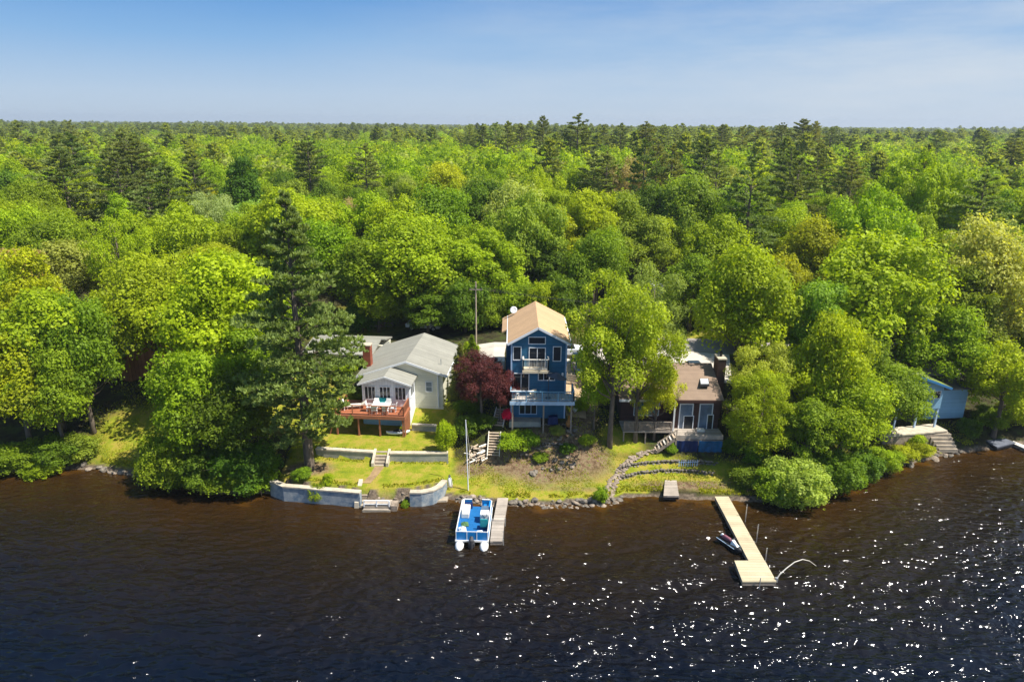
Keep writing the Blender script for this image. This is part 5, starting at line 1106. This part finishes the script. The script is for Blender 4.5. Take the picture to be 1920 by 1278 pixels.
# ------------------------------------------------------------------ trees placed one by one
G1 = 'trees around the lake houses'
def lt(*a, **k): k.setdefault('group', G1); return tpx(*a, **k)
lt('bigpine', 534, 366, 5.5, (.26, .285, .07), 'pine_tree', 'tallest dark pine with a bare grey trunk on the lawn beside the long seawall', y=53.6, rot=1.0)
# left shore woods
for a in (
 ('leafy1', 352, 640, 4.0, VIVID, 54.4, 'bright leafy maple leaning over the water left of the tall shore pine'),
 ('scrub', 300, 800, 2.6, MID, 52.6, 'low dense shrubby tree overhanging the water under the bright maple'),
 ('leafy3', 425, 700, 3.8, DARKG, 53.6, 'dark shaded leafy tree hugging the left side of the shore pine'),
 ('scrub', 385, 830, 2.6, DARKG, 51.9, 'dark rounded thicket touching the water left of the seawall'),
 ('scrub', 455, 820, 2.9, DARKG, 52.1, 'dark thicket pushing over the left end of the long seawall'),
 ('leafy2', 400, 452, 6.3, LIME, 63.5, 'big lime green tree rising behind the left side of the shore pine'),
 ('leafy4', 268, 470, 5.6, VIVID, 67, 'round vivid green tree above the brown cabin'),
 ('tall0', 455, 600, 3.4, MID, 59, 'slim green tree behind the shore pine trunk'),
 ('leafy0', 60, 530, 5.6, VIVID, 60.5, 'wide green tree nearest the left edge above the shore'),
 ('leafy3', 125, 545, 3.9, MID, 60, 'green tree with a grey trunk left of the clearing'),
 ('leafy1', 5, 600, 4.4, YEL, 57.5, 'yellow-green tree cut by the left edge near the water'),
 ('leafy2', 80, 640, 3.4, MID, 57, 'green tree just above the dark shoreline bushes at far left'),
 ('leafy0', 385, 540, 3.8, LIME, 66, 'lime green tree right of the brown cabin'),
 ('tall1', 500, 480, 3.6, MID, 66, 'narrow green tree showing right behind the upper shore pine'),
): lt(a[0], a[1], a[2], a[3], a[4], 'leafy_tree', a[6], y=a[5])
# around the houses
for a in (
 ('leafy4', 775, 392, 6.6, VIVID, 82.5, 'large spreading oak directly behind the white house roof'),
 ('leafy1', 690, 425, 5.4, MID, 83, 'dark green oak left of the large spreading oak'),
 ('leafy0', 905, 425, 5.4, VIVID, 84, 'green oak behind the utility pole left of the blue house'),
 ('leafy2', 985, 530, 3.6, MID, 80, 'rounded low tree touching the back of the blue house roof'),
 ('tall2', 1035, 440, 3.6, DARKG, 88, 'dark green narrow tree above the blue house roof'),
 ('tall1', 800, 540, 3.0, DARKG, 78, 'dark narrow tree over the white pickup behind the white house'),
 ('sparse0', 1162, 490, 4.6, (.27, .33, .015), 56.3, 'sparse yellow-green tree with grey limbs right of the blue house'),
 ('sparse1', 1210, 545, 3.7, YEL, 57.2, 'sparse yellowish crown spreading over the left wing of the brown house'),
 ('sparse2', 1232, 478, 3.6, OLIVE, 64, 'thin olive-orange tree behind the sparse yellow-green tree'),
 ('sparse2', 1238, 668, 2.4, YEL, 57.6, 'low golden green crown covering the left part of the brown roof'),
 ('leafy3', 1120, 660, 1.5, LIME, 57.5, 'thin green tree with a dark trunk beside the right wall of the blue house'),
 ('leafy0', 1305, 470, 4.4, MID, 82, 'shady green tree casting its shadow on the road behind the brown house'),
 ('leafy3', 1385, 600, 2.4, MID, 76, 'low green tree at the right end of the parking court'),
 ('fine', 1440, 635, 3.4, (.36,.42,.05), 58.5, 'pale feathery green tree right of the dark chimney'),
 ('feather', 1440, 680, 3.8, LIME, 55.5, 'bright fine-leaved tree in front of the right end of the brown house'),
 ('leafy2', 1575, 570, 3.5, LIME, 58.0, 'tall bright maple in the middle of the right shore clump'),
 ('leafy4', 1600, 690, 3.8, VIVID, 55.8, 'green maple low in the right shore clump above the water'),
 ('leafy0', 1530, 740, 3.0, MID, 54.2, 'rounded green tree low between the feathery tree and the maple'),
 ('leafy1', 1660, 415, 7.0, LIME, 70, 'huge broad maple dominating the right side behind the shore clump'),
 ('leafy3', 1470, 470, 4.6, YEL, 74, 'yellow-green tree left of the huge broad maple'),
 ('leafy2', 1780, 560, 4.4, VIVID, 66.5, 'vivid tree behind the pale blue cottage roof'),
 ('tall0', 1830, 480, 4.2, MID, 69, 'dense green tree above the dark red house'),
 ('leafy4', 1880, 395, 5.4, PALE, 72, 'pale green crown high at the right edge'),
 ('leafy0', 1905, 640, 3.9, LIME, 62.5, 'yellow-green tree leaning over the dark floating dock at the right edge'),
 ('leafy3', 1690, 680, 3.3, MID, 60.2, 'green tree hiding the left half of the pale blue cottage'),
 ('leafy2', 1610, 610, 3.6, MID, 64, 'green tree between the tall bright maple and the weathered house'),
 ('broad', 1735, 285, 7.5, VIVID, 100, 'broad vivid dome of an oak high in the right part of the forest'),
 ('broad', 1640, 350, 6.6, LIME, 88, 'broad lime oak below the vivid dome in the right forest'),
 ('leafy4', 1415, 560, 3.8, BLUG, 76, 'blue-green tree over the right end of the road'),
 ('leafy1', 1165, 345, 5.2, BLUG, 100, 'blue-green rounded tree above the purple tree'),
 ('leafy2', 1205, 395, 4.8, BLUG, 96, 'blue-green tree right of the purple tree'),
 ('fine', 1050, 378, 5.6, OLIVE, 100, 'brownish olive fine-twigged dome left of the purple tree'),
 ('fine', 925, 325, 7.5, PALE, 118, 'pale green wide dome in the middle of the forest'),
 ('leafy3', 1300, 320, 6.0, BLUG, 108, 'grey-green tree left of the tall dark pine on the right'),
 ('sparse2', 1180, 282, 4.4, PINKB, 128, 'pinkish brown budding tree in the middle distance'),
 ('sparse0', 15, 452, 5.0, PINKB, 78, 'pinkish brown budding tree at the left edge'),
 ('sparse1', 668, 358, 4.4, PINKB, 112, 'greyish brown budding tree left of centre'),
 ('leafy0', 540, 345, 7.0, LIME, 92, 'large lime tree just behind the top of the shore pine'),
 ('broad', 320, 380, 8.0, YEL, 92, 'broad yellow-green dome left of the shore pine top'),
 ('leafy1', 835, 292, 6.2, YEL, 128, 'yellow-topped tree in the middle distance left of centre'),
 ('tall2', 452, 282, 4.6, DARKG, 122, 'saturated dark green tree standing out left of centre'),
 ('leafy4', 610, 400, 5.0, VIVID, 86, 'vivid tree right of the shore pine top'),
 ('fine', 395, 350, 4.6, GREYG, 104, 'grey-green fine tree left of the saturated dark green tree'),
 ('leafy2', 120, 440, 5.4, OLIVE, 84, 'olive green tree above the far left woods'),
 ('leafy0', 1345, 395, 4.8, VIVID, 86, 'vivid tree in front of the tall dark pine on the right'),
 ('leafy3', 1545, 400, 5.2, YEL, 86, 'yellow-green crown between the tall pine and the huge maple'),
): lt(a[0], a[1], a[2], a[3], a[4], 'leafy_tree', a[6], y=a[5])
lt('fine', 902, 655, 3.0, REDM, 'red_maple', 'dark red Japanese maple between the white and the blue house', y=58.6)
lt('fine', 938, 685, 1.9, REDM, 'red_maple', 'smaller red maple lobe touching the left wall of the blue house', y=58.2)
lt('fine', 1118, 432, 2.9, PURP, 'purple_tree', 'small dark purple tree in the green forest above the blue house', y=92)
for a in (
 ('pine0', 1085, 217, 7.0, PINEC, 25, 'tall pine standing above the skyline right of centre'), ('pine1', 1018, 220, 4.6, PINEC, 25, 'narrow pine above the skyline just left of the tallest skyline pine'), ('pine2', 978, 234, 4.8, PINEC, 24.5, 'pine breaking the skyline near the centre'), ('pine0', 930, 232, 5.0, PINEL, 24.5, 'pale-needled pine at the skyline left of centre'),
 ('pine1', 1508, 226, 7.2, PINEC, 25, 'wide pine peak on the right skyline'), ('pine2', 1430, 238, 5.6, PINEL, 24.5, 'pine on the right skyline left of the wide peak'), ('pine0', 1560, 242, 5.0, PINEC, 24, 'pine on the right skyline right of the wide peak'), ('pine1', 1355, 236, 5.2, PINEC, 24.5, 'pine on the skyline above the brown house'), ('pine2', 1212, 230, 5.4, PINEC, 24.5, 'pine on the skyline above the sparse yellow tree'), ('pine0', 1280, 234, 5.2, PINEL, 24.5, 'pale pine on the skyline right of centre'),
 ('pine1', 1595, 262, 4.4, PINEC, 22, 'dark pine beside the vivid oak dome'), ('pine2', 1905, 262, 5.6, PINEL, 23, 'pine at the right edge of the skyline'),
 ('pine0', 880, 238, 4.2, PINEL, 0, 'pine at the skyline above the utility pole'), ('pine2', 905, 234, 4.0, PINEC, 0, 'slim pine at the skyline above the left edge of the blue house'), ('pine1', 952, 230, 4.2, PINEL, 0, 'pine at the skyline between the two slim ones above the blue house'),
 ('pine1', 1132, 236, 4.4, PINEL, 0, 'pine at the skyline just right of the tallest skyline pine'), ('pine0', 1165, 234, 4.6, PINEC, 0, 'dark pine at the skyline above the sparse yellow-green tree'), ('pine2', 1245, 236, 4.6, PINEL, 0, 'pine at the skyline above the court behind the brown house'), ('pine1', 1320, 240, 4.8, PINEC, 0, 'dark pine at the skyline above the dark chimney'),
 ('pine0', 1395, 238, 4.6, PINEL, 0, 'pine at the skyline above the bright fine-leaved tree'), ('pine2', 1468, 232, 4.6, PINEC, 0, 'dark pine at the skyline left of the wide peak'), ('pine1', 1530, 230, 4.8, PINEL, 0, 'pale pine touching the right side of the wide peak'), ('pine0', 1760, 246, 4.6, PINEC, 0, 'pine at the skyline above the vivid oak dome'), ('pine2', 1850, 248, 4.6, PINEL, 0, 'pine at the skyline near the right edge'), ('pine1', 30, 228, 4.8, PINEL, 0, 'pine at the skyline near the left edge'), ('pine0', 130, 228, 4.6, PINEL, 0, 'second skyline pine from the left edge'),
): lt(a[0], a[1], a[2], a[3], a[4], 'pine_tree', a[6], y=max(150, 205+(a[2]-217)*.2+(a[1] % 7)*9-(60 if a[2] > 250 else 0)))
for a in (
 ('pine0', 1415, 300, 4.9, PINEL, 92, 'tall layered pine left of the huge broad maple'), ('pine2', 240, 262, 6.2, PINEC, 120, 'dark pine clump in the left forest'), ('pine1', 110, 285, 6.0, PINEC, 112, 'broad dark pine far left in the forest'), ('pine1', 215, 290, 4.6, PINEC, 108, 'shadowed pine left of the dark pine clump'), ('pine0', 1500, 300, 5.0, PINEC, 112, 'dark pine below the wide skyline peak'),
 ('pine2', 575, 262, 4.6, PINEC, 140, 'small dark pine above the shore pine'), ('pine1', 1850, 330, 4.8, PINEL, 92, 'pine behind the pale green crown at the right edge'),
): lt(a[0], a[1], a[2], a[3], a[4], 'pine_tree', a[6], y=a[5])
lt('spruce', 862, 648, 1.6, PINEL, 'spruce_tree', 'dark conical spruce against the right end of the white house', y=61.5)
lt('spruce', 885, 632, 1.4, MID, 'spruce_tree', 'green conical evergreen just behind the dark spruce', y=64.5)
lt('bush2', 834, 786, 1.0, LIME, 'shrub', 'upright lime green shrub at the right end of the terrace wall', y=55.4, cat='shrub')
# shrubs
def shrub(proto, px, py, z, Rm, h, col, label, name='shrub', cat='shrub'):
    p = gp(px, py); return tree(proto, p.x, p.y, h, Rm, col, name, label, cat, 'shrubs and bushes')
for a in (
 ('bush0', 965, 838, 2.2, 1.9, 1.5, VIVID, 'wide green bush right of the lower wooden stairs'), ('bush1', 990, 832, 2.4, 1.3, 1.2, MID, 'green bush right next to the wide bush by the stairs'),
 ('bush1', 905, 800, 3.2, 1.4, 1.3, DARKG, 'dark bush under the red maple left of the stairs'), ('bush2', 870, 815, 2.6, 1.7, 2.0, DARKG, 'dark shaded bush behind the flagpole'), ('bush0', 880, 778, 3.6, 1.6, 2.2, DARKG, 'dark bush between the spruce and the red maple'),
 ('bush1', 598, 922, 1.0, .9, 1.7, VIVID, 'green bush spilling over the long seawall'), ('bush2', 566, 905, 1.2, .9, 1.1, MID, 'small bush on the lawn edge behind the long seawall'), ('bush0', 616, 926, .8, .55, 1.2, LIME, 'little bright bush hanging at the water side of the long seawall'),
 ('bush0', 1127, 940, .4, .75, 1.5, VIVID, 'bright upright bush on the bank beside the flagstone path'), ('bush2', 760, 935, .7, .45, .7, MID, 'tiny bush beside the stones left of the short seawall'), ('bush1', 1090, 770, 4.0, .9, 1.4, LIME, 'small bush under the tree right of the blue deck'), ('bush2', 1258, 846, 1.9, .8, .9, MID, 'bush under the brown house stairs'),
 ('scrub', 1490, 942, .3, 2.9, 4.4, (.24,.31,.045), 'soft rounded willow-like bush at the water right of the pine dock'), ('scrub', 1455, 938, .4, 2.2, 3.2, MID, 'bush left of the soft willow-like bush'), ('scrub', 1565, 918, .4, 2.4, 4.0, MID, 'green bush right of the willow-like bush'), ('scrub', 1610, 897, .5, 2.0, 3.2, DARKG, 'dark bush on the bend of the right shore'), ('scrub', 1655, 880, .6, 1.6, 2.4, VIVID, 'vivid bush where the right shore turns'), ('bush0', 1690, 862, .8, 1.4, 1.5, YEL, 'yellow-green bush below the tan patio wall'), ('bush1', 1725, 852, .8, 1.3, 1.2, YEL, 'low yellow bush left of the broad stone steps'), ('bush2', 1715, 832, 1.2, 1.2, 1.2, LIME, 'small lime bush against the tan patio wall'),
 ('bush1', 1012, 862, 0, .8, .7, MID, 'small green weed clump among the rocks under the curved stone wall'), ('bush0', 1062, 846, 0, .9, .8, DARKG, 'dark clump at the right end of the curved stone wall'), ('bush2', 1100, 832, 0, .9, 1.0, VIVID, 'green clump between the blue deck and the flagstone path'), ('bush1', 1045, 812, 0, .8, .7, OLIVE, 'olive weed clump under the middle of the blue deck'),
 ('bush0', 1815, 815, 1.2, 1.5, 1.9, DARKG, 'dark bush right of the broad stone steps'), ('scrub', 1855, 800, 1.6, 1.8, 2.5, MID, 'bush behind the dark floating dock'), ('scrub', 1905, 795, 1.5, 2.3, 3.6, LIME, 'lime bush at the right edge above the dock'),
 ('bush1', 150, 862, .6, 1.9, 2.6, BLUG, 'blue-green bush left of the pale beach stones'), ('scrub', 115, 868, .5, 2.3, 3.0, DARKG, 'dark green bush left of the blue-green bush'), ('scrub', 40, 880, .3, 2.4, 3.0, MID, 'bush at the left edge of the shore'), ('bush0', 80, 892, .1, 1.8, 1.6, VIVID, 'low bush touching the water at far left'), ('scrub', 300, 872, .8, 1.7, 2.4, MID, 'bush right of the pale beach stones'), ('scrub', 345, 905, .4, 2.4, 3.0, DARKG, 'dark waterside bush under the bright maple'), ('scrub', 425, 915, .3, 2.4, 2.9, MID, 'waterside bush between the maple and the seawall'), ('bush1', 480, 918, .2, 2.1, 2.4, VIVID, 'bush drooping into the water at the left end of the seawall'),
 ('bush2', 1405, 905, .8, 2.0, 1.5, DARKG, 'dark low bush at the land end of the pine dock'), ('bush0', 1420, 870, 1.4, 1.6, 2.0, MID, 'shaded bush under the bright fine-leaved tree'), ('bush1', 1375, 850, 1.9, 1.1, 1.5, DARKG, 'dark bush at the right end of the blue tarps'),
 ('bush0', 650, 700, 4.4, 1.5, 1.6, YEL, 'yellow-green bush at the left corner of the porch'), ('bush1', 668, 745, 3.4, .9, 1.1, OLIVE, 'small olive bush left of the porch windows'), ('bush0', 905, 700, 5.2, 1.1, 1.3, VIVID, 'green bush under the tan driveway fence'), ('bush2', 880, 668, 6, 1.4, 1.8, LIME, 'lime shrub left of the tan driveway'),
): shrub(*a)
shrub('bush1', 951, 786, 4.1, .62, 1.05, (.62, .025, .13), 'hot pink azalea in flower at the left end of the blue house basement', 'azalea', 'azalea')
shrub('bush0', 919, 684, 6.4, .35, .6, (.55, .52, .01), 'small bright yellow forsythia at the tan driveway', 'forsythia', 'shrub')

# low trees and thickets closing the view behind the houses
for px, lb in ((1250, 'left'), (1285, 'middle'), (1322, 'right')):
    p = ony(px, 560, 83.5); tree('scrub', p.x, 83.5, 4.6, 2.4, MID if px != 1285 else DARKG, 'leafy_tree', 'low thicket under the %s part of the pale grey roof in the woods' % lb, 'tree', G1)
tree('scrub', gp(722, 606).x-2.2, gp(722, 606).y-3, 5.2, 2.4, DARKG, 'leafy_tree', 'dark thicket in front of the small beige shed', 'tree', G1)
lt('leafy2', 705, 520, 3.3, VIVID, 'leafy_tree', 'green tree leaning over the small beige shed', y=80.5)
for i, x in enumerate((-15, -11.8, -8.4, -5.6, -2.6, .6, 3.6, 6.4)):
    nm_ = ('left of the white pickup', 'right behind the white pickup', 'behind the white house ridge', 'left of the utility pole', 'right of the utility pole', 'behind the left roof edge of the blue house', 'behind the blue house ridge', 'behind the right roof edge of the blue house')[i]
    y_ = 78.6+(i % 3)*1.1 if x > -8 else 83.5
    tree('scrub', x, y_, 5.2+(i % 4)*.8, 2.7+(i % 2)*.5, (MID, VIVID, LIME, DARKG)[i % 4], 'leafy_tree', '%s low bushy tree %s' % (('mid green', 'vivid green', 'lime green', 'dark green')[i % 4], nm_), 'tree', G1)
# ------------------------------------------------------------------ the forest: trees filling in behind, each a thing of its own
def project(p):
    q = Vector(p)-Vector((0, 0, CAMH)); D = q.dot(fw); return 960+FOC*q.dot(rt)/D, 639-FOC*q.dot(upv)/D
HOUSES = [(-16, 59, 9, 9), (-22, 70, 7, 6), (2, 63, 5.5, 7), (15, 62, 7, 8), (2, 76, 36, 7.5), (-45, 72, 6, 5), (22, 87, 7, 6), (30, 70, 8, 5), (38, 62, 8, 6), (44, 66, 6, 6), (-20, 84, 6, 7), (48, 76, 7, 5), (-77, 90, 7, 6), (-19, 84, 7, 7), (-29, 62, 6, 6), (-38, 64, 7.5, 10), (-33, 62, 5, 6)]
def blocked(x, y):
    for cx_, cy_, a, b_ in HOUSES:
        if abs(x-cx_) < a and abs(y-cy_) < b_: return True
    if -24 < x < 21 and y < 80: return True
    return False
def clearance(x, y, k): return all((x-a)**2+(y-b_)**2 > ((r_+2.6)*k)**2 for a, b_, r_ in ALLT)
COLW = [(VIVID, 'vivid green'), (LIME, 'lime green'), (MID, 'mid green'), (YEL, 'yellow-green'), (PALE, 'pale green'), (BLUG, 'blue-green'), (OLIVE, 'olive'), (DARKG, 'dark green'), (PINKB, 'brownish budding')]
PW = np.array([.27, .25, .21, .10, .06, .04, .02, .04, .008]); PW /= PW.sum()
SHP = [('leafy0', 'round'), ('leafy1', 'round'), ('leafy2', 'domed'), ('leafy3', 'domed'), ('leafy4', 'lobed'), ('tall0', 'narrow'), ('tall1', 'narrow'), ('tall2', 'narrow'), ('sparse0', 'thin'), ('sparse1', 'thin'), ('broad', 'spreading'), ('fine', 'fine-leaved')]
SW = np.array([.13, .13, .13, .13, .13, .06, .06, .06, .02, .02, .08, .05]); SW /= SW.sum()
auto = []; nleaf = 0; npine = 0
YMAX = 150
y = 58.0
while y < YMAX:
    st = 6.6+.022*(y-60)
    x = -(y*.80+8)
    while x < y*.80+8:
        xx = x+rng.uniform(-.42, .42)*st; yy = y+rng.uniform(-.42, .42)*st; x += st
        if yy-float(shore(xx)) < 3 or blocked(xx, yy) or not clearance(xx, yy, .62): continue
        pinep = .035+.10*float(smooth(95, 150, yy))+(.22 if vnoise(xx, yy, 22, 4) > .45 else 0)
        if rng.random() < pinep:
            h = rng.uniform(15.5, 20.5) if yy < 110 else rng.uniform(17, 21.5); auto.append((xx, yy, h, rng.uniform(3.4, 4.8), 'pine%d' % rng.integers(3), PINEC if rng.random() < .5 else PINEL, 'pine_tree', 'tall pine' if h > 19 else 'pine'))
        else:
            ci = rng.choice(len(COLW), p=PW); si = rng.choice(len(SHP), p=SW); h = rng.uniform(11, 16.5); Rm = rng.uniform(3.9, 5.6)*(.8 if 'tall' in SHP[si][0] else 1)
            if COLW[ci][1].startswith('brown'): si = 8+rng.integers(2)
            if SHP[si][0] == 'broad': Rm *= 1.2
            auto.append((xx, yy, h, Rm, SHP[si][0], COLW[ci][0], 'leafy_tree', '%s %s tree' % (SHP[si][1], COLW[ci][1])))
        ALLT.append((xx, yy, 1.2))
    y += st*.9
# keep the nearest 300 of each kind as things
auto.sort(key=lambda a: a[1]); cnt = {'leafy_tree': sum(1 for o in C.objects if o.name.startswith('leafy_tree')), 'pine_tree': sum(1 for o in C.objects if o.name.startswith('pine_tree'))}
LAB = {}; kept = []; spill = []
REG = [(150, 'at the far left'), (420, 'left of the shore pine'), (660, 'behind the shore pine'), (880, 'behind the white house'), (1100, 'behind the blue house'), (1340, 'behind the brown house'), (1560, 'behind the right shore clump'), (1760, 'above the pale blue cottage'), (1e9, 'at the far right')]
for a in auto:
    if cnt[a[6]] >= 298: spill.append(a); continue
    cnt[a[6]] += 1; px = project((a[0], a[1], gz(a[0], a[1])+a[2]))[0]; reg = next(n for b_, n in REG if px < b_)
    row = 'front rows' if a[1] < 85 else 'middle rows' if a[1] < 110 else 'back rows' if a[1] < 132 else 'rearmost rows'
    key = '%s in the %s %s' % (a[7], row, reg); LAB.setdefault(key, []).append((px, len(kept))); kept.append(a)
ORD = ['first', 'second', 'third', 'fourth', 'fifth', 'sixth', 'seventh', 'eighth', 'ninth', 'tenth', 'eleventh', 'twelfth']
labs = {}
for key, l in LAB.items():
    l.sort()
    for i, (px, k) in enumerate(l): labs[k] = key if len(l) == 1 else key+', %s from left' % (ORD[i] if i < 12 else 'last')
for k, a in enumerate(kept):
    tree(a[4], a[0], a[1], a[2], a[3], a[5], a[6], labs[k], 'tree', 'trees of the forest behind the houses')
ALLT = ALLT[:]
# ------------------------------------------------------------------ far-off forest: one mass to the horizon
pts = []; scl = []; rot = []; idx = []; col = []
def addf(x, y, h, r_, kind, c):
    pts.append((x, y, gz(x, y)-.2)); b_ = (5, 12.8) if kind != 'pine' else (3.8, 21)
    scl.append((r_/b_[0], r_/b_[0], h/b_[1])); rot.append(rng.uniform(0, 6.28)); idx.append(0 if kind == 'pine' else 1+rng.integers(2)); k = 1+rng.normal()*.10; col.append((c[0]*k, c[1]*k, c[2]*k, 1))
for a in spill: addf(a[0], a[1], a[2], a[3], 'pine' if a[6] == 'pine_tree' else 'leaf', a[5])
y = YMAX+1.0
while y < 3200:
    st = min(26, 7.0+.012*(y-150)); x = -(y*.82+10)
    while x < y*.82+10:
        xx = x+rng.uniform(-.45, .45)*st; yy = y+rng.uniform(-.45, .45)*st; x += st; big = 1+(st-7)/22
        pp = .10+.34*float(smooth(150, 600, yy))+.22*float(vnoise(xx, yy, 45, 4))
        if yy > 700: pp = .55
        if rng.random() < pp: addf(xx, yy, rng.uniform(13.5, 19)+4*max(0, float(vnoise(xx, yy, 60, 6))), rng.uniform(3.4, 4.8)*big, 'pine', PINEC if rng.random() < .5 else PINEL)
        else: addf(xx, yy, rng.uniform(11.5, 16.5), rng.uniform(4.2, 6.2)*big, 'leaf', COLW[rng.choice(7, p=PW[:7]/PW[:7].sum())][0])
    y += st*.85
# side woods outside the frame edge are covered by the same loops; build the instancing object
fme = bpy.data.meshes.new('forest'); fme.vertices.add(len(pts)); fme.vertices.foreach_set('co', np.array(pts, np.float32).ravel())
for nm_, ty_, arr, key in (('tsc', 'FLOAT_VECTOR', scl, 'vector'), ('tcol', 'FLOAT_COLOR', col, 'color'), ('trz', 'FLOAT', rot, 'value'), ('tid', 'INT', idx, 'value')):
    a = fme.attributes.new(nm_, ty_, 'POINT'); a.data.foreach_set(key, np.array(arr, np.int32 if ty_ == 'INT' else np.float32).ravel())
fo = bpy.data.objects.new('forest', fme); C.objects.link(fo); tag(fo, 'green mass of pines and leafy trees running back to the horizon', 'forest', kind='stuff')
PR = [light('far_pine', 'pine'), light('far_leafy', 'leaf'), light('far_leafy', 'leaf')]
ng = bpy.data.node_groups.new('forest', 'GeometryNodeTree'); ng.interface.new_socket('Geometry', in_out='INPUT', socket_type='NodeSocketGeometry'); ng.interface.new_socket('Geometry', in_out='OUTPUT', socket_type='NodeSocketGeometry')
gn = ng.nodes.new; gl = ng.links.new; gi = gn('NodeGroupInput'); gout = gn('NodeGroupOutput')
jg = gn('GeometryNodeJoinGeometry')
def attr(n_, ty):
    q = gn('GeometryNodeInputNamedAttribute'); q.data_type = ty; q.inputs['Name'].default_value = n_; return q.outputs[0]
m2p = gn('GeometryNodeMeshToPoints'); gl(gi.outputs[0], m2p.inputs['Mesh'])
cmb = gn('ShaderNodeCombineXYZ'); gl(attr('trz', 'FLOAT'), cmb.inputs['Z'])
for k, o in enumerate(PR):
    oi = gn('GeometryNodeObjectInfo'); oi.inputs['Object'].default_value = o; oi.inputs['As Instance'].default_value = True
    cmp_ = gn('FunctionNodeCompare'); cmp_.data_type = 'INT'; cmp_.operation = 'EQUAL'; gl(attr('tid', 'INT'), cmp_.inputs[2]); cmp_.inputs[3].default_value = k
    ip = gn('GeometryNodeInstanceOnPoints'); gl(m2p.outputs[0], ip.inputs['Points']); gl(cmp_.outputs[0], ip.inputs['Selection']); gl(oi.outputs['Geometry'], ip.inputs['Instance'])
    e2r = gn('FunctionNodeEulerToRotation'); gl(cmb.outputs[0], e2r.inputs[0]); gl(e2r.outputs[0], ip.inputs['Rotation']); gl(attr('tsc', 'FLOAT_VECTOR'), ip.inputs['Scale'])
    gl(ip.outputs[0], jg.inputs[0])
gl(jg.outputs[0], gout.inputs[0])
mo = fo.modifiers.new('forest', 'NODES'); mo.node_group = ng
print('things: leafy', cnt['leafy_tree'], 'pine', cnt['pine_tree'], 'far', len(pts), 'auto', len(auto))

# ------------------------------------------------------------------ the summer air
mh, th_, bh = newmat('haze_air'); th_.nodes.remove(bh); pv = th_.nodes.new('ShaderNodeVolumePrincipled'); pv.inputs['Color'].default_value = (.72, .80, .92, 1); pv.inputs['Density'].default_value = .0002; pv.inputs['Anisotropy'].default_value = .2
th_.links.new(pv.outputs[0], th_.nodes['Material Output'].inputs['Volume'])
hz = MB().box(-4200, 4200, -420, 3600, -6.5, 62).build('haze', mh); tag(hz, 'thin pale summer haze over the lake and the forest', 'haze', kind='stuff')

# ------------------------------------------------------------------ grass tufts and weeds
gt = np.random.default_rng(11); n = 60000
gx = gt.uniform(-42, 46, n); dd = gt.uniform(.15, 1, n)**1.6*13; gy = shore(gx)+dd
lawnlot = (gx > -20.2) & (gx < -5.4)
patch = vnoise(gx, gy, 1.1, 9)+.5*vnoise(gx, gy, .45, 2)
edge = (np.abs(gy-wallY(gx)) < .55) | (dd < 1.1)
hh = np.where(lawnlot, np.where(edge, .16, .05), np.where(dd < 1.2, .2, .10))
keep = (lawnlot & edge) | (~lawnlot & (patch > -.15))
keep &= ~((gx > -12.9) & (gx < -10.7)) & ~((gx > -.3) & (gx < 5.2) & (gy > 57.3)) & ~((gx > 10.2) & (gx < 19.4) & (gy > 56)) & ~((gy > 60.3) & (gx > -14.5) & (gx < -6.5)) & ~(lawnlot & (dd < .6))
gx, gy, hh, dd = gx[keep], gy[keep], hh[keep], dd[keep]; gzz = ground(gx, gy); m_ = len(gx)
P_ = np.stack([gx, gy, gzz+hh*.4], -1); Nn = gt.normal(size=(m_, 3))*np.array([1, 1, .35])
Vt, Fq = quads(P_, Nn, hh*gt.uniform(.7, 1.4, m_)+.02, 1.0, None, .6)
gm = mesh_np('grass', Vt, Fq, {'lv': ('FACE', 'FLOAT', gt.random(m_))}); gm.materials.append(MF)
gob = bpy.data.objects.new('grass', gm); C.objects.link(gob); gob.color = (.29, .30, .02, 1); tag(gob, 'tufts of yellow-green grass and weeds along the shore and lawns', 'grass', kind='stuff')
